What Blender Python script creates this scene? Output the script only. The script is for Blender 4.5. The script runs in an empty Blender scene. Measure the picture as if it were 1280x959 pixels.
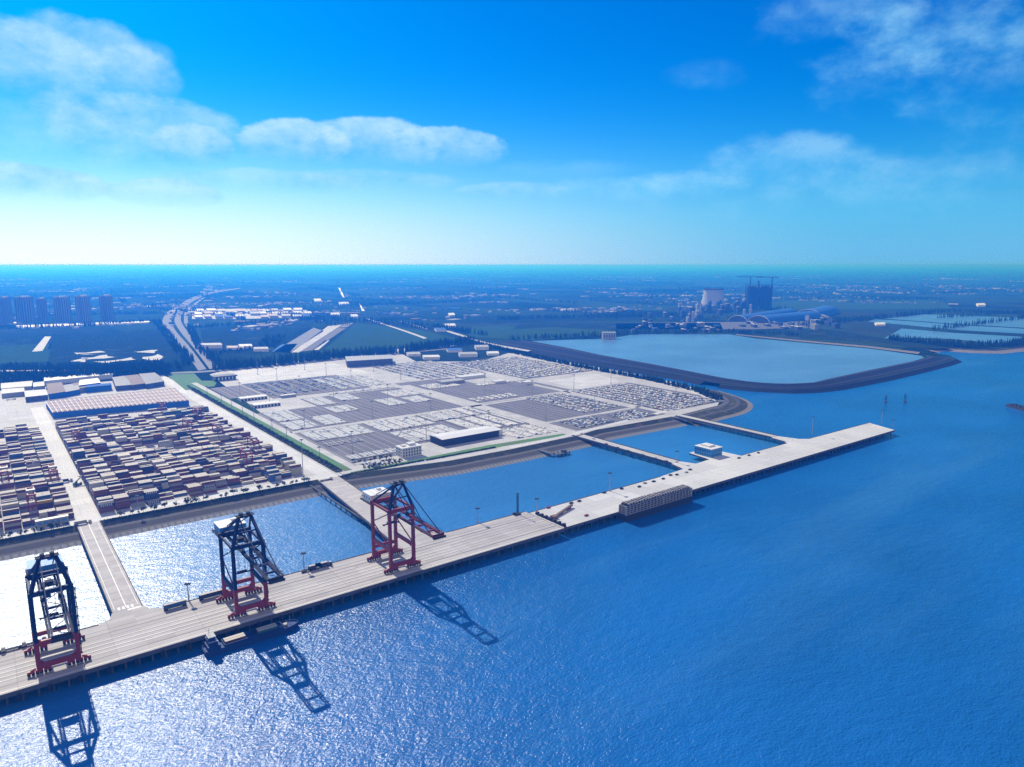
import bpy, math, random
from mathutils import Vector, Matrix
from mathutils.geometry import tessellate_polygon
random.seed(11)
R = math.radians
S = bpy.context.scene
COL = S.collection

# ------------------------------------------------------------------ camera, sky, sun, exposure
# world frame: X runs along the quay, Y inland, Z up, metres; the sea is z = 0
CAM = Vector((-45.2, -430.2, 230.0))
HEAD = R(52.834)                      # heading of the view, from +X
PITCH = math.atan((479.5 - 331.0) / 880.0)
FH = Vector((math.cos(HEAD), math.sin(HEAD), 0)); RT = Vector((math.sin(HEAD), -math.cos(HEAD), 0))
FW = FH * math.cos(PITCH) - Vector((0, 0, math.sin(PITCH)))
UP = FH * math.sin(PITCH) + Vector((0, 0, math.cos(PITCH)))
cam = bpy.data.objects.new('camera', bpy.data.cameras.new('camera')); COL.objects.link(cam)
cam.matrix_world = Matrix(((RT.x, UP.x, -FW.x, CAM.x), (RT.y, UP.y, -FW.y, CAM.y), (RT.z, UP.z, -FW.z, CAM.z), (0, 0, 0, 1)))
cam.data.sensor_width = 36.0; cam.data.lens = 880.0 / 1280.0 * 36.0
cam.data.clip_start = 1.0; cam.data.clip_end = 300000.0
S.camera = cam
SUN_EL, SUN_AZ = R(39.0), R(90.0)     # sun stands inland
sun = bpy.data.objects.new('sun', bpy.data.lights.new('sun', 'SUN')); COL.objects.link(sun)
sun.data.energy = 4.6; sun.data.angle = R(0.53); sun.data.color = (1.0, 0.945, 0.87)
sd = Vector((math.cos(SUN_AZ) * math.cos(SUN_EL), math.sin(SUN_AZ) * math.cos(SUN_EL), math.sin(SUN_EL)))
sun.rotation_euler = (-sd).to_track_quat('-Z', 'Y').to_euler()
S.view_settings.view_transform = 'Standard'; S.view_settings.look = 'None'
S.view_settings.exposure = 0.22; S.view_settings.gamma = 1.0; S.view_settings.use_curve_mapping = False
S.render.engine = 'CYCLES'
S.cycles.max_bounces = 5; S.cycles.diffuse_bounces = 2; S.cycles.glossy_bounces = 2
S.cycles.volume_bounces = 0; S.cycles.transmission_bounces = 2; S.cycles.transparent_max_bounces = 4
S.cycles.caustics_reflective = False; S.cycles.caustics_refractive = False
S.cycles.use_denoising = True; S.cycles.denoiser = 'OPENIMAGEDENOISE'; S.cycles.denoising_input_passes = 'RGB_ALBEDO_NORMAL'; S.cycles.denoising_prefilter = 'NONE'

def ray(x, y):
    return RT * ((x - 640.0) / 880.0) + UP * ((479.5 - y) / 880.0) + FW
def G(x, y, z=6.5):
    """where a sight line of the survey photograph meets the level z"""
    d = ray(x, y); t = (z - CAM.z) / d.z
    return Vector((CAM.x + d.x * t, CAM.y + d.y * t, z))
def GP(pts, z=6.5):
    return [tuple(G(x, y, z)[:2]) for x, y in pts]
def azel(x, y):
    d = ray(x, y).normalized()
    return math.atan2(d.dot(RT), d.dot(FH)), math.asin(d.z)
def height_at(p, y):
    """height of a mast standing at p whose top is seen on image row y"""
    lo, hi = -5.0, 220.0
    for _ in range(40):
        m = (lo + hi) / 2
        w = Vector((p[0], p[1], m)) - CAM
        yy = 479.5 - 880.0 * w.dot(UP) / w.dot(FW)
        if yy > y: lo = m
        else: hi = m
    return lo

class NT:
    """short hand for node trees"""
    def __init__(s, tree): s.t = tree; s.n = tree.nodes; s.l = tree.links
    def new(s, kind, **kw):
        n = s.n.new(kind)
        for k, v in kw.items(): setattr(n, k, v)
        return n
    def put(s, sock, v):
        if hasattr(v, 'is_output') or isinstance(v, bpy.types.NodeSocket): s.l.new(v, sock)
        else: sock.default_value = v
    def m(s, op, a, b=0.0, c=None, clamp=False):
        n = s.new('ShaderNodeMath', operation=op, use_clamp=clamp)
        s.put(n.inputs[0], a); s.put(n.inputs[1], b)
        if c is not None: s.put(n.inputs[2], c)
        return n.outputs[0]
    def vm(s, op, a, b):
        n = s.new('ShaderNodeVectorMath', operation=op); s.put(n.inputs[0], a); s.put(n.inputs[1], b)
        return n.outputs['Value'] if op == 'DOT_PRODUCT' else n.outputs['Vector']
    def mix(s, f, a, b, blend='MIX'):
        n = s.new('ShaderNodeMix', data_type='RGBA', blend_type=blend)
        s.put(n.inputs[0], f); s.put(n.inputs[6], a if not isinstance(a, tuple) else (*a, 1)[:4]); s.put(n.inputs[7], b if not isinstance(b, tuple) else (*b, 1)[:4])
        return n.outputs[2]
    def ss(s, v, lo, hi):
        n = s.new('ShaderNodeMapRange', interpolation_type='SMOOTHSTEP')
        s.put(n.inputs[0], v); n.inputs[1].default_value = lo; n.inputs[2].default_value = hi
        return n.outputs[0]
    def noise(s, vec, scale, detail=4.0, rough=0.55, dim='3D'):
        n = s.new('ShaderNodeTexNoise', noise_dimensions=dim)
        if vec is not None: s.put(n.inputs['Vector'], vec)
        n.inputs['Scale'].default_value = scale; n.inputs['Detail'].default_value = detail; n.inputs['Roughness'].default_value = rough
        return n.outputs[0]

W = bpy.data.worlds.new("World"); S.world = W; W.use_nodes = True
w = NT(W.node_tree); w.n.clear()
out = w.new('ShaderNodeOutputWorld'); bg = w.new('ShaderNodeBackground'); w.l.new(bg.outputs[0], out.inputs[0])
bg.inputs[1].default_value = 0.10
sky = w.new('ShaderNodeTexSky', sky_type='NISHITA'); sky.sun_disc = False
sky.sun_elevation = SUN_EL; sky.sun_rotation = R(90) - SUN_AZ
sky.air_density = 1.0; sky.dust_density = 0.6; sky.ozone_density = 3.0; sky.altitude = 200
D = w.new('ShaderNodeTexCoord').outputs['Generated']
sp = w.new('ShaderNodeSeparateXYZ'); w.l.new(D, sp.inputs[0])
AZ = w.m('ARCTAN2', w.vm('DOT_PRODUCT', D, tuple(RT)), w.vm('DOT_PRODUCT', D, tuple(FH)))
EL = w.m('ARCSINE', sp.outputs[2])
AEL = w.m('ABSOLUTE', EL)
hs = w.new('ShaderNodeHueSaturation'); hs.inputs['Saturation'].default_value = 1.5; hs.inputs['Value'].default_value = 1.0
w.l.new(sky.outputs[0], hs.inputs['Color'])
base = w.mix(1.0, hs.outputs[0], (0.0, 0.70, 1.10), 'MULTIPLY')
# pale band of thick air along the horizon, whiter under the sun
side = w.ss(AZ, 0.50, -0.55)
band = w.m('POWER', 2.718, w.m('MULTIPLY', w.m('MULTIPLY', AEL, AEL), -90.0))
warm = w.mix(side, (1.5, 4.4, 8.0), (8.6, 9.5, 10.0))
base = w.mix(w.m('MULTIPLY', band, w.m('ADD', w.m('MULTIPLY', side, 0.12), 0.84), clamp=True), base, warm)
cb = w.new('ShaderNodeCombineXYZ'); w.put(cb.inputs[0], AZ); w.put(cb.inputs[1], w.m('MULTIPLY', EL, 1.5))
fine = w.noise(cb.outputs[0], 12.0, 9.0, 0.62)
big = w.noise(cb.outputs[0], 3.0, 3.0, 0.5)
fine2 = w.noise(w.vm('ADD', cb.outputs[0], (0.012, -0.03, 0)), 12.0, 9.0, 0.62)
lit = w.m('ADD', 0.5, w.m('MULTIPLY', w.m('SUBTRACT', fine, fine2), 3.0), clamp=True)
nz = w.m('ADD', w.m('MULTIPLY', w.m('SUBTRACT', fine, 0.5), 1.9), w.m('MULTIPLY', w.m('SUBTRACT', big, .5), 0.9))
def cloud(base, x, y, rx, ry, op, soft, colA, colB, ragged=1.0, fade=True):
    """one bank of cloud: lumpy above, melting into the air below"""
    a, e = azel(x, y)
    da = w.m('DIVIDE', w.m('SUBTRACT', AZ, a), rx / 880.0); de = w.m('DIVIDE', w.m('SUBTRACT', EL, e), ry / 880.0)
    d2 = w.m('ADD', w.m('MULTIPLY', da, da), w.m('MULTIPLY', de, de))
    dn = w.m('ADD', w.m('SUBTRACT', 1.0, d2), w.m('MULTIPLY', nz, ragged))
    al = w.ss(dn, 0.0, soft)
    if fade: al = w.m('MULTIPLY', al, w.ss(de, -1.05, 0.45))
    hi = w.m('ADD', w.m('MULTIPLY', lit, 0.75), w.m('MULTIPLY', w.ss(de, -0.6, 0.8), 0.35), clamp=True)
    return w.mix(w.m('MULTIPLY', al, op * .78), base, w.mix(hi, colA, colB))
cA, cB = (0.7, 4.3, 8.3), (5.2, 7.6, 9.4)
for c in ((20, 230, 90, 22, .80, .4), (205, 243, 64, 18, .62, .4), (330, 228, 120, 16, .40, .5), (470, 228, 110, 16, .36, .5), (640, 240, 80, 14, .45, .5),
          (60, 180, 190, 44, .34, .8), (185, 170, 96, 44, .62, .4), (238, 184, 46, 26, .72, .35), (110, 140, 56, 26, .44, .5),
          (5, 84, 90, 50, .66, .4), (100, 84, 90, 50, .66, .4), (172, 98, 46, 34, .5, .4), (190, 70, 26, 18, .3, .8),
          (372, 182, 64, 30, .95, .28), (462, 180, 88, 32, .92, .28), (560, 186, 78, 27, .90, .28)):
    base = cloud(base, *c, cA, cB, 0.62)
wA, wB = (0.5, 4.4, 8.2), (3.6, 7.2, 9.3)
for c in ((850, 234, 90, 22, .50, .9), (985, 205, 110, 36, .52, 1.0), (1130, 228, 160, 30, .34, 1.2), (760, 240, 120, 20, .34, 1.0), (1050, 260, 240, 30, .22, 1.4), (700, 215, 130, 16, .2, 1.2)):
    base = cloud(base, *c, (1.3, 5.2, 8.6), (4.2, 7.4, 9.3), 1.1)
for c in ((1050, 22, 100, 34, .40, 1.5), (1165, 50, 140, 44, .50, 1.5), (1240, 105, 120, 60, .36, 1.7), (1110, 100, 80, 44, .34, 1.7), (880, 95, 52, 18, .16, 2.2), (862, 104, 24, 10, .12, 2.0)):
    base = cloud(base, *c, wA, wB, 1.6, False)
# unseen bright cloud added behind the camera to fill the shaded seaward faces
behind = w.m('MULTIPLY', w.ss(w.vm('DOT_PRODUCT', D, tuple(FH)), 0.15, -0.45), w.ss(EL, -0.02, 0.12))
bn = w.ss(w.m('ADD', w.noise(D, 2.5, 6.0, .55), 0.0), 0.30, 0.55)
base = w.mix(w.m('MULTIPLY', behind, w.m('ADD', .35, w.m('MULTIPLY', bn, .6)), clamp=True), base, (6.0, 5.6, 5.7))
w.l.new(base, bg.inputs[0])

# ------------------------------------------------------------------ helpers
class MB:
    """collects faces, then links them as ONE mesh object"""
    def __init__(s): s.v = []; s.f = []; s.mi = []
    def add(s, vs, fs, mi=0):
        o = len(s.v); s.v.extend(vs)
        for f in fs: s.f.append([o + i for i in f]); s.mi.append(mi)
    def box(s, x, y, z, sx, sy, sz, mi=0, rot=0.0, top=None, bottom=True, taper=1.0):
        """box standing on z; top = own material for the top face"""
        c, n = math.cos(rot), math.sin(rot); vs = []
        for k, zz in ((1.0, z), (taper, z + sz)):
            for a, b in ((-.5, -.5), (.5, -.5), (.5, .5), (-.5, .5)):
                px, py = a * sx * k, b * sy * k; vs.append((x + px * c - py * n, y + px * n + py * c, zz))
        s.add(vs, [(0, 1, 5, 4), (1, 2, 6, 5), (2, 3, 7, 6), (3, 0, 4, 7)] + ([(3, 2, 1, 0)] if bottom else []), mi)
        s.add(vs[4:], [(0, 1, 2, 3)], mi if top is None else top)
    def bar(s, p, q, wd, ht=None, mi=0):
        p, q = Vector(p), Vector(q); ht = ht or wd; d = (q - p).normalized()
        a = Vector((0, 0, 1)) if abs(d.z) < .95 else Vector((0, 1, 0))
        r = d.cross(a).normalized() * wd / 2; u = r.cross(d).normalized() * ht / 2
        vs = [tuple(e + r * i + u * j) for e in (p, q) for i, j in ((-1, -1), (1, -1), (1, 1), (-1, 1))]
        s.add(vs, [(0, 1, 2, 3), (7, 6, 5, 4), (0, 4, 5, 1), (1, 5, 6, 2), (2, 6, 7, 3), (3, 7, 4, 0)], mi)
    def cyl(s, p, q, r0, r1=None, n=8, mi=0):
        p, q = Vector(p), Vector(q); r1 = r0 if r1 is None else r1; d = (q - p).normalized()
        a = Vector((0, 0, 1)) if abs(d.z) < .95 else Vector((1, 0, 0))
        e = d.cross(a).normalized(); g = e.cross(d)
        vs = [tuple(c + (e * math.cos(t * 2 * math.pi / n) + g * math.sin(t * 2 * math.pi / n)) * r) for c, r in ((p, r0), (q, r1)) for t in range(n)]
        s.add(vs, [(i, (i + 1) % n, n + (i + 1) % n, n + i) for i in range(n)] + [tuple(range(n))[::-1], tuple(range(n, 2 * n))], mi)
    def sheet(s, poly, z, mi=0):
        vs = [(p[0], p[1], z) for p in poly]
        ts = tessellate_polygon([[Vector(v) for v in vs]])
        fs = []
        for t in ts:
            a, b, c = (Vector(vs[i]) for i in t)
            fs.append(tuple(t) if (b - a).cross(c - a).z > 0 else tuple(t)[::-1])
        s.add(vs, fs, mi)
    def prism(s, poly, z0, z1, mi=0, top=None):
        area = sum(poly[i][0] * poly[(i + 1) % len(poly)][1] - poly[(i + 1) % len(poly)][0] * poly[i][1] for i in range(len(poly)))
        if area < 0: poly = poly[::-1]
        n = len(poly); vs = [(p[0], p[1], z) for z in (z0, z1) for p in poly]
        s.add(vs, [(i, (i + 1) % n, n + (i + 1) % n, n + i) for i in range(n)], mi)
        s.sheet(poly, z1, mi if top is None else top)
    def strip(s, rails, mi=0):
        """rails: list of polylines with equal counts; faces between neighbours; mi may be a list"""
        for k in range(len(rails) - 1):
            a, b = rails[k], rails[k + 1]; n = len(a)
            s.add(list(a) + list(b), [(i, i + 1, n + i + 1, n + i) for i in range(n - 1)], mi[k] if isinstance(mi, list) else mi)
    def build(s, name, mats, parent=None, loc=None, smooth=False):
        me = bpy.data.meshes.new(name); me.from_pydata(s.v, [], s.f)
        mats = mats if isinstance(mats, (list, tuple)) else [mats]
        for m in mats: me.materials.append(m)
        if len(mats) > 1: me.polygons.foreach_set('material_index', s.mi)
        if smooth: me.polygons.foreach_set('use_smooth', [True] * len(me.polygons))
        me.update()
        o = bpy.data.objects.new(name, me); COL.objects.link(o)
        if parent is not None: o.parent = parent
        if loc is not None: o.location = loc
        return o
def tag(o, label=None, cat=None, group=None, kind=None):
    for k, v in (('label', label), ('category', cat), ('group', group), ('kind', kind)):
        if v: o[k] = v
    return o
def empty(name, loc, rz=0.0):
    o = bpy.data.objects.new(name, None); COL.objects.link(o); o.location = loc; o.rotation_euler = (0, 0, rz); o.empty_display_size = 1
    return o
KIDS = {}
def copy_tree(o, parent=None):
    c = o.copy(); COL.objects.link(c)
    if parent is not None: c.parent = parent
    for ch in [k for k in o.children]: copy_tree(ch, c)
    return c
ORD = 'first second third fourth fifth sixth seventh eighth ninth tenth eleventh twelfth thirteenth fourteenth fifteenth sixteenth seventeenth eighteenth nineteenth twentieth'.split()
def nth(i):
    if i < 20: return ORD[i]
    n = i + 1
    return '%d%s' % (n, 'th' if 10 < n % 100 < 14 else {1: 'st', 2: 'nd', 3: 'rd'}.get(n % 10, 'th'))
def resample(pts, n):
    pts = [Vector(p) for p in pts]; L = [0]
    for a, b in zip(pts, pts[1:]): L.append(L[-1] + (b - a).length)
    r = []
    for i in range(n):
        t = L[-1] * i / (n - 1); k = 0
        while k < len(L) - 2 and L[k + 1] < t: k += 1
        f = (t - L[k]) / max(1e-6, L[k + 1] - L[k]); r.append(pts[k].lerp(pts[k + 1], min(1, f)))
    return r
def smooth_line(pts, n=6):
    """Catmull-Rom through the points"""
    pts = [Vector(p) for p in pts]; r = []
    for i in range(len(pts) - 1):
        p0 = pts[max(0, i - 1)]; p1 = pts[i]; p2 = pts[i + 1]; p3 = pts[min(len(pts) - 1, i + 2)]
        for k in range(n):
            t = k / n
            r.append(0.5 * ((2 * p1) + (p2 - p0) * t + (2 * p0 - 5 * p1 + 4 * p2 - p3) * t * t + (3 * p1 - p0 - 3 * p2 + p3) * t ** 3))
    r.append(pts[-1]); return r

# ------------------------------------------------------------------ materials
def mat(name, col, rough=0.8, var=0.18, scale=0.15, spec=0.3, metal=0.0, bump=0.0, extra=None, tint=None):
    m = bpy.data.materials.new(name); m.use_nodes = True
    t = NT(m.node_tree); b = t.n['Principled BSDF']
    pos = t.new('ShaderNodeNewGeometry').outputs['Position']
    n = t.noise(pos, scale, 5.0, 0.6)
    k = t.m('ADD', 1.0 - var, t.m('MULTIPLY', n, 2 * var))
    c = t.mix(1.0, (*col, 1), k, 'MULTIPLY')
    if tint:                                       # patches of a second colour of the thing itself
        c = t.mix(t.ss(t.noise(pos, tint[1], 4.0), tint[2], tint[3]), c, (*tint[0], 1))
    if extra: c = extra(t, pos, c, b) or c
    t.l.new(c, b.inputs['Base Color'])
    b.inputs['Roughness'].default_value = rough; b.inputs['Metallic'].default_value = metal
    b.inputs['Specular IOR Level'].default_value = spec
    if bump:
        bp = t.new('ShaderNodeBump'); bp.inputs['Strength'].default_value = bump; bp.inputs['Distance'].default_value = 0.3
        t.l.new(t.noise(pos, scale * 4, 4.0), bp.inputs['Height']); t.l.new(bp.outputs[0], b.inputs['Normal'])
    return m
def sepxyz(t, v):
    n = t.new('ShaderNodeSeparateXYZ'); t.l.new(v, n.inputs[0]); return n.outputs
def lines(t, coord, period, width):
    """1 inside a line of that width repeated along coord"""
    f = t.m('FRACT', t.m('DIVIDE', coord, period)); return t.m('LESS_THAN', f, width / period)
def water(name, deep, bump, scale, rough, strength_far=1.0):
    m = bpy.data.materials.new(name); m.use_nodes = True
    t = NT(m.node_tree); b = t.n['Principled BSDF']
    pos = t.new('ShaderNodeNewGeometry').outputs['Position']
    mp = t.new('ShaderNodeMapping'); t.l.new(pos, mp.inputs[0]); mp.inputs['Scale'].default_value = (1.0, 1.45, 1.0); mp.inputs['Rotation'].default_value = (0, 0, R(24))
    n1 = t.noise(mp.outputs[0], scale, 3.0, 0.6); n2 = t.noise(mp.outputs[0], scale * 0.22, 3.0, 0.5)
    h = t.m('ADD', t.m('MULTIPLY', n1, 1.0), t.m('MULTIPLY', n2, 1.5))
    bp = t.new('ShaderNodeBump'); bp.inputs['Strength'].default_value = 1.0; bp.inputs['Distance'].default_value = bump
    t.l.new(h, bp.inputs['Height']); t.l.new(bp.outputs[0], b.inputs['Normal'])
    big = t.noise(mp.outputs[0], 0.004, 4.0, 0.55)
    c = t.mix(t.ss(big, 0.3, 0.75), (*[v * 0.85 for v in deep], 1), (*[v * 1.2 for v in deep], 1))
    mp2 = t.new('ShaderNodeMapping'); t.l.new(pos, mp2.inputs[0]); mp2.inputs['Scale'].default_value = (0.0016, 0.0085, 1.0); mp2.inputs['Rotation'].default_value = (0, 0, R(30))
    wind = t.ss(t.noise(mp2.outputs[0], 1.0, 5.0, 0.6), 0.48, 0.72)      # wind lanes and silt
    c = t.mix(t.m('MULTIPLY', wind, 0.28), c, (0.060, 0.210, 0.440, 1))
    t.l.new(c, b.inputs['Base Color'])
    b.inputs['Roughness'].default_value = rough; b.inputs['IOR'].default_value = 1.45; b.inputs['Specular IOR Level'].default_value = 0.6
    return m
M = {}
M['sea'] = water('sea_water', (0.007, 0.108, 0.355), 0.66, 0.48, 0.26)
M['basin'] = water('basin_water', (0.022, 0.150, 0.400), 0.40, 0.45, 0.31)
M['lake'] = water('lake_water', (0.095, 0.205, 0.375), 0.10, 0.25, 0.30)
def panels(t, pos, dx, dy, lo, hi):
    n = t.new('ShaderNodeVectorMath', operation='SNAP'); t.l.new(pos, n.inputs[0]); n.inputs[1].default_value = (dx, dy, 1000)
    q = t.new('ShaderNodeTexWhiteNoise', noise_dimensions='3D'); t.l.new(n.outputs[0], q.inputs['Vector'])
    return t.m('ADD', lo, t.m('MULTIPLY', q.outputs['Value'], hi - lo))
def slabs(t, pos, c, b):
    x, y, z = sepxyz(t, pos)
    c = t.mix(1.0, c, panels(t, pos, 24.0, 18.0, .88, 1.06), 'MULTIPLY')
    sp_ = t.ss(t.noise(pos, 0.35, 3.0, .7), .62, .75)
    c = t.mix(t.m('MULTIPLY', sp_, .35), c, (0.20, 0.19, 0.19, 1))
    j = t.m('MAXIMUM', lines(t, x, 12.0, 0.35), lines(t, y, 9.0, 0.35))
    c = t.mix(t.m('MULTIPLY', j, 0.35), c, (0.22, 0.21, 0.20, 1))
    mp = t.new('ShaderNodeMapping'); t.l.new(pos, mp.inputs[0]); mp.inputs['Scale'].default_value = (0.35, 0.03, 1)
    st = t.ss(t.noise(mp.outputs[0], 1.0, 4.0, .65), 0.52, 0.75)
    return t.mix(t.m('MULTIPLY', st, 0.35), c, (0.25, 0.23, 0.22, 1))
def deck_lines(t, pos, c, b):
    x, y, z = sepxyz(t, pos)
    c = t.mix(1.0, c, panels(t, pos, 16.0, 5.0, .86, 1.08), 'MULTIPLY')
    oil = t.ss(t.noise(pos, 0.22, 4.0, .7), .60, .74); c = t.mix(t.m('MULTIPLY', oil, .5), c, (0.12, 0.11, 0.11, 1))
    mp = t.new('ShaderNodeMapping'); t.l.new(pos, mp.inputs[0]); mp.inputs['Scale'].default_value = (0.012, 0.28, 1)
    st = t.ss(t.noise(mp.outputs[0], 1.0, 5.0, .6), 0.45, 0.72)
    c = t.mix(t.m('MULTIPLY', st, 0.45), c, (0.24, 0.20, 0.19, 1))
    return t.mix(t.m('MULTIPLY', lines(t, x, 48.0, 0.5), 0.4), c, (0.2, 0.18, 0.18, 1))
def stalls(t, pos, c, b):
    x, y, z = sepxyz(t, pos)
    c = t.mix(1.0, c, panels(t, pos, 11.2, 60.0, .85, 1.15), 'MULTIPLY')
    c = t.mix(t.m('MULTIPLY', lines(t, x, 11.2, 0.8), 0.75), c, (0.42, 0.41, 0.42, 1))
    return t.mix(t.m('MULTIPLY', lines(t, y, 2.8, 0.35), 0.16), c, (0.42, 0.41, 0.42, 1))
M['concrete'] = mat('pale_concrete', (0.45, 0.443, 0.44), 0.75, 0.16, 0.03, extra=slabs)
M['white_concrete'] = mat('fresh_concrete', (0.55, 0.545, 0.545), 0.7, 0.12, 0.02, extra=slabs)
M['deck'] = mat('wharf_deck', (0.43, 0.405, 0.40), 0.75, 0.15, 0.05, extra=deck_lines)
M['rail'] = mat('crane_rail', (0.13, 0.12, 0.13), 0.6, 0.1)
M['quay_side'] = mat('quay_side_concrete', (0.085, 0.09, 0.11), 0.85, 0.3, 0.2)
M['asphalt'] = mat('lot_asphalt', (0.115, 0.110, 0.128), 0.85, 0.14, 0.02, extra=stalls)
M['asphalt_plain'] = mat('plain_asphalt', (0.11, 0.11, 0.12), 0.85, 0.2, 0.04)
M['road'] = mat('concrete_road', (0.46, 0.45, 0.44), 0.8, 0.12, 0.02)
M['far_road'] = mat('far_road', (0.24, 0.25, 0.265), 0.8, 0.1, 0.02, spec=0.03)
M['paint'] = mat('white_paint', (0.80, 0.80, 0.78), 0.6, 0.05)
M['grass'] = mat('mown_grass', (0.075, 0.190, 0.050), 0.95, 0.25, 0.08, tint=((0.10, 0.14, 0.05), 0.02, .5, .75))
M['verge'] = mat('dark_verge', (0.050, 0.058, 0.038), 0.95, 0.35, 0.25, spec=0.03, tint=((0.11, 0.10, 0.08), 0.08, .5, .7))
M['stone'] = mat('stone_slope', (0.085, 0.082, 0.08), 0.9, 0.45, 0.6, spec=0.03, extra=lambda t, p, c, b: t.mix(t.m('MULTIPLY', lines(t, sepxyz(t, p)[0], 3.0, 0.8), 0.6), c, (0.09, 0.09, 0.09, 1)))
M['apron'] = mat('armour_stone', (0.24, 0.24, 0.24), 0.9, 0.6, 1.2, spec=0.03, extra=lambda t, p, c, b: t.mix(t.m('MULTIPLY', lines(t, sepxyz(t, p)[0], 5.5, 2.2), 0.55), c, (0.10, 0.11, 0.12, 1)))
M['berm'] = mat('berm_path', (0.115, 0.112, 0.11), 0.9, 0.35, 0.3, spec=0.03)
M['sand'] = mat('pale_sand', (0.20, 0.185, 0.165), 0.95, 0.2, 0.1, spec=0.03)
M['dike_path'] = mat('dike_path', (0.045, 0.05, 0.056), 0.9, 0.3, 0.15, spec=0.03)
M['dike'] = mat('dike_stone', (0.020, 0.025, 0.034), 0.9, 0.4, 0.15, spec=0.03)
def farmland(t, pos, c, b):
    mp = t.new('ShaderNodeMapping'); t.l.new(pos, mp.inputs[0]); mp.inputs['Rotation'].default_value = (0, 0, R(-8)); mp.inputs['Scale'].default_value = (1, 0.6, 1)
    def cells(sc):
        v = t.new('ShaderNodeTexVoronoi', distance='CHEBYCHEV'); t.l.new(mp.outputs[0], v.inputs['Vector']); v.inputs['Scale'].default_value = sc; v.inputs['Randomness'].default_value = 0.75
        s = t.new('ShaderNodeSeparateColor'); t.l.new(v.outputs['Color'], s.inputs[0]); return s.outputs
    a = cells(0.0035); f = cells(0.0011)
    g = t.mix(a[0], (0.008, 0.020, 0.012, 1), (0.040, 0.080, 0.036, 1))
    g = t.mix(t.m('MULTIPLY', t.m('GREATER_THAN', a[1], 0.83), 0.6), g, (0.04, 0.055, 0.045, 1))
    g = t.mix(t.m('MULTIPLY', f[0], 0.35), g, (0.012, 0.026, 0.016, 1))
    n = t.noise(pos, 0.02, 5.0, 0.65)
    g = t.mix(t.m('MULTIPLY', t.ss(n, 0.5, 0.75), 0.7), g, (0.010, 0.020, 0.012, 1))
    v = t.noise(pos, 0.0009, 3.0); n2 = t.noise(pos, 0.035, 3.0, 0.7)
    town = t.m('MULTIPLY', t.ss(v, 0.5, 0.64), t.ss(n2, 0.56, 0.66))
    return t.mix(t.m('MULTIPLY', town, 0.25), g, (0.22, 0.25, 0.27, 1))
M['land'] = mat('farmland', (0.05, 0.08, 0.04), 0.95, 0.2, 0.01, spec=0.0, extra=farmland)
M['field_a'] = mat('green_field', (0.032, 0.075, 0.032), 0.95, 0.25, 0.01, spec=0.0)
M['field_b'] = mat('dark_field', (0.018, 0.034, 0.020), 0.95, 0.3, 0.01, spec=0.0)
M['scrub'] = mat('scrub_ground', (0.018, 0.036, 0.026), 0.95, 0.5, 0.03, spec=0.0, tint=((0.065, 0.08, 0.075), 0.012, .55, .75))
M['leaf'] = mat('tree_leaves', (0.032, 0.062, 0.022), 0.8, 0.45, 0.4, spec=0.2)
M['leaf_dark'] = mat('wood_leaves', (0.020, 0.042, 0.020), 0.85, 0.5, 0.05, spec=0.0)
M['bark'] = mat('bark', (0.09, 0.07, 0.055), 0.9, 0.3, 1.0)
def beige_tops(t, pos, c, b):
    g = t.new('ShaderNodeNewGeometry'); z = sepxyz(t, g.outputs['Normal'])[2]
    n = t.noise(pos, 0.09, 3.0)
    up = t.m('MULTIPLY', t.m('GREATER_THAN', z, 0.7), t.m('ADD', 0.55, t.m('MULTIPLY', n, 0.5)), clamp=True)
    c = t.mix(up, c, (0.50, 0.45, 0.385, 1))  # faces that point up are mixed towards beige
    o = t.new('ShaderNodeNewGeometry'); x = sepxyz(t, pos)[0]
    rib = t.m('SINE', t.m('MULTIPLY', x, 18.0)); bp = t.new('ShaderNodeBump'); bp.inputs['Strength'].default_value = 0.35; bp.inputs['Distance'].default_value = 0.05
    t.l.new(rib, bp.inputs['Height']); t.l.new(bp.outputs[0], b.inputs['Normal'])
    return c
CC = [('rust', (0.165, 0.058, 0.056)), ('maroon', (0.115, 0.045, 0.056)), ('navy', (0.040, 0.052, 0.115)), ('blue', (0.055, 0.115, 0.260)),
      ('grey', (0.28, 0.28, 0.28)), ('white', (0.44, 0.44, 0.42)), ('brown', (0.17, 0.085, 0.065)), ('teal', (0.045, 0.150, 0.155)), ('yellow', (0.55, 0.34, 0.02)), ('cream', (0.42, 0.38, 0.30))]
CM = [mat('container_' + n.replace(' ', '_'), c, 0.55, 0.15, 0.25, extra=beige_tops) for n, c in CC]
M['navy'] = mat('navy_steel', (0.010, 0.022, 0.080), 0.6, 0.15, 0.3, spec=0.2)
M['crane_red'] = mat('red_steel', (0.26, 0.024, 0.026), 0.5, 0.2, 0.3, spec=0.4)
M['office_blue'] = mat('pale_blue_cladding', (0.07, 0.27, 0.56), 0.8, 0.08, 0.2)
M['house_blue'] = mat('blue_cladding', (0.050, 0.230, 0.560), 0.5, 0.08, 0.2)
M['house_white'] = mat('white_cladding', (0.72, 0.71, 0.71), 0.5, 0.08, 0.2)
M['black'] = mat('black_rubber', (0.018, 0.018, 0.020), 0.8, 0.2)
M['glass'] = mat('window_glass', (0.030, 0.045, 0.065), 0.15, 0.1, spec=0.6)
M['steel'] = mat('galvanised_steel', (0.30, 0.31, 0.33), 0.5, 0.15, spec=0.5)
M['dark_steel'] = mat('dark_steel', (0.04, 0.042, 0.05), 0.8, 0.2, spec=0.1)
M['ship_blue'] = mat('ship_hull_blue', (0.018, 0.052, 0.180), 0.6, 0.2, 0.2, spec=0.15)
M['hull_dark'] = mat('dark_hull', (0.030, 0.032, 0.040), 0.6, 0.3, 0.2)
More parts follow.
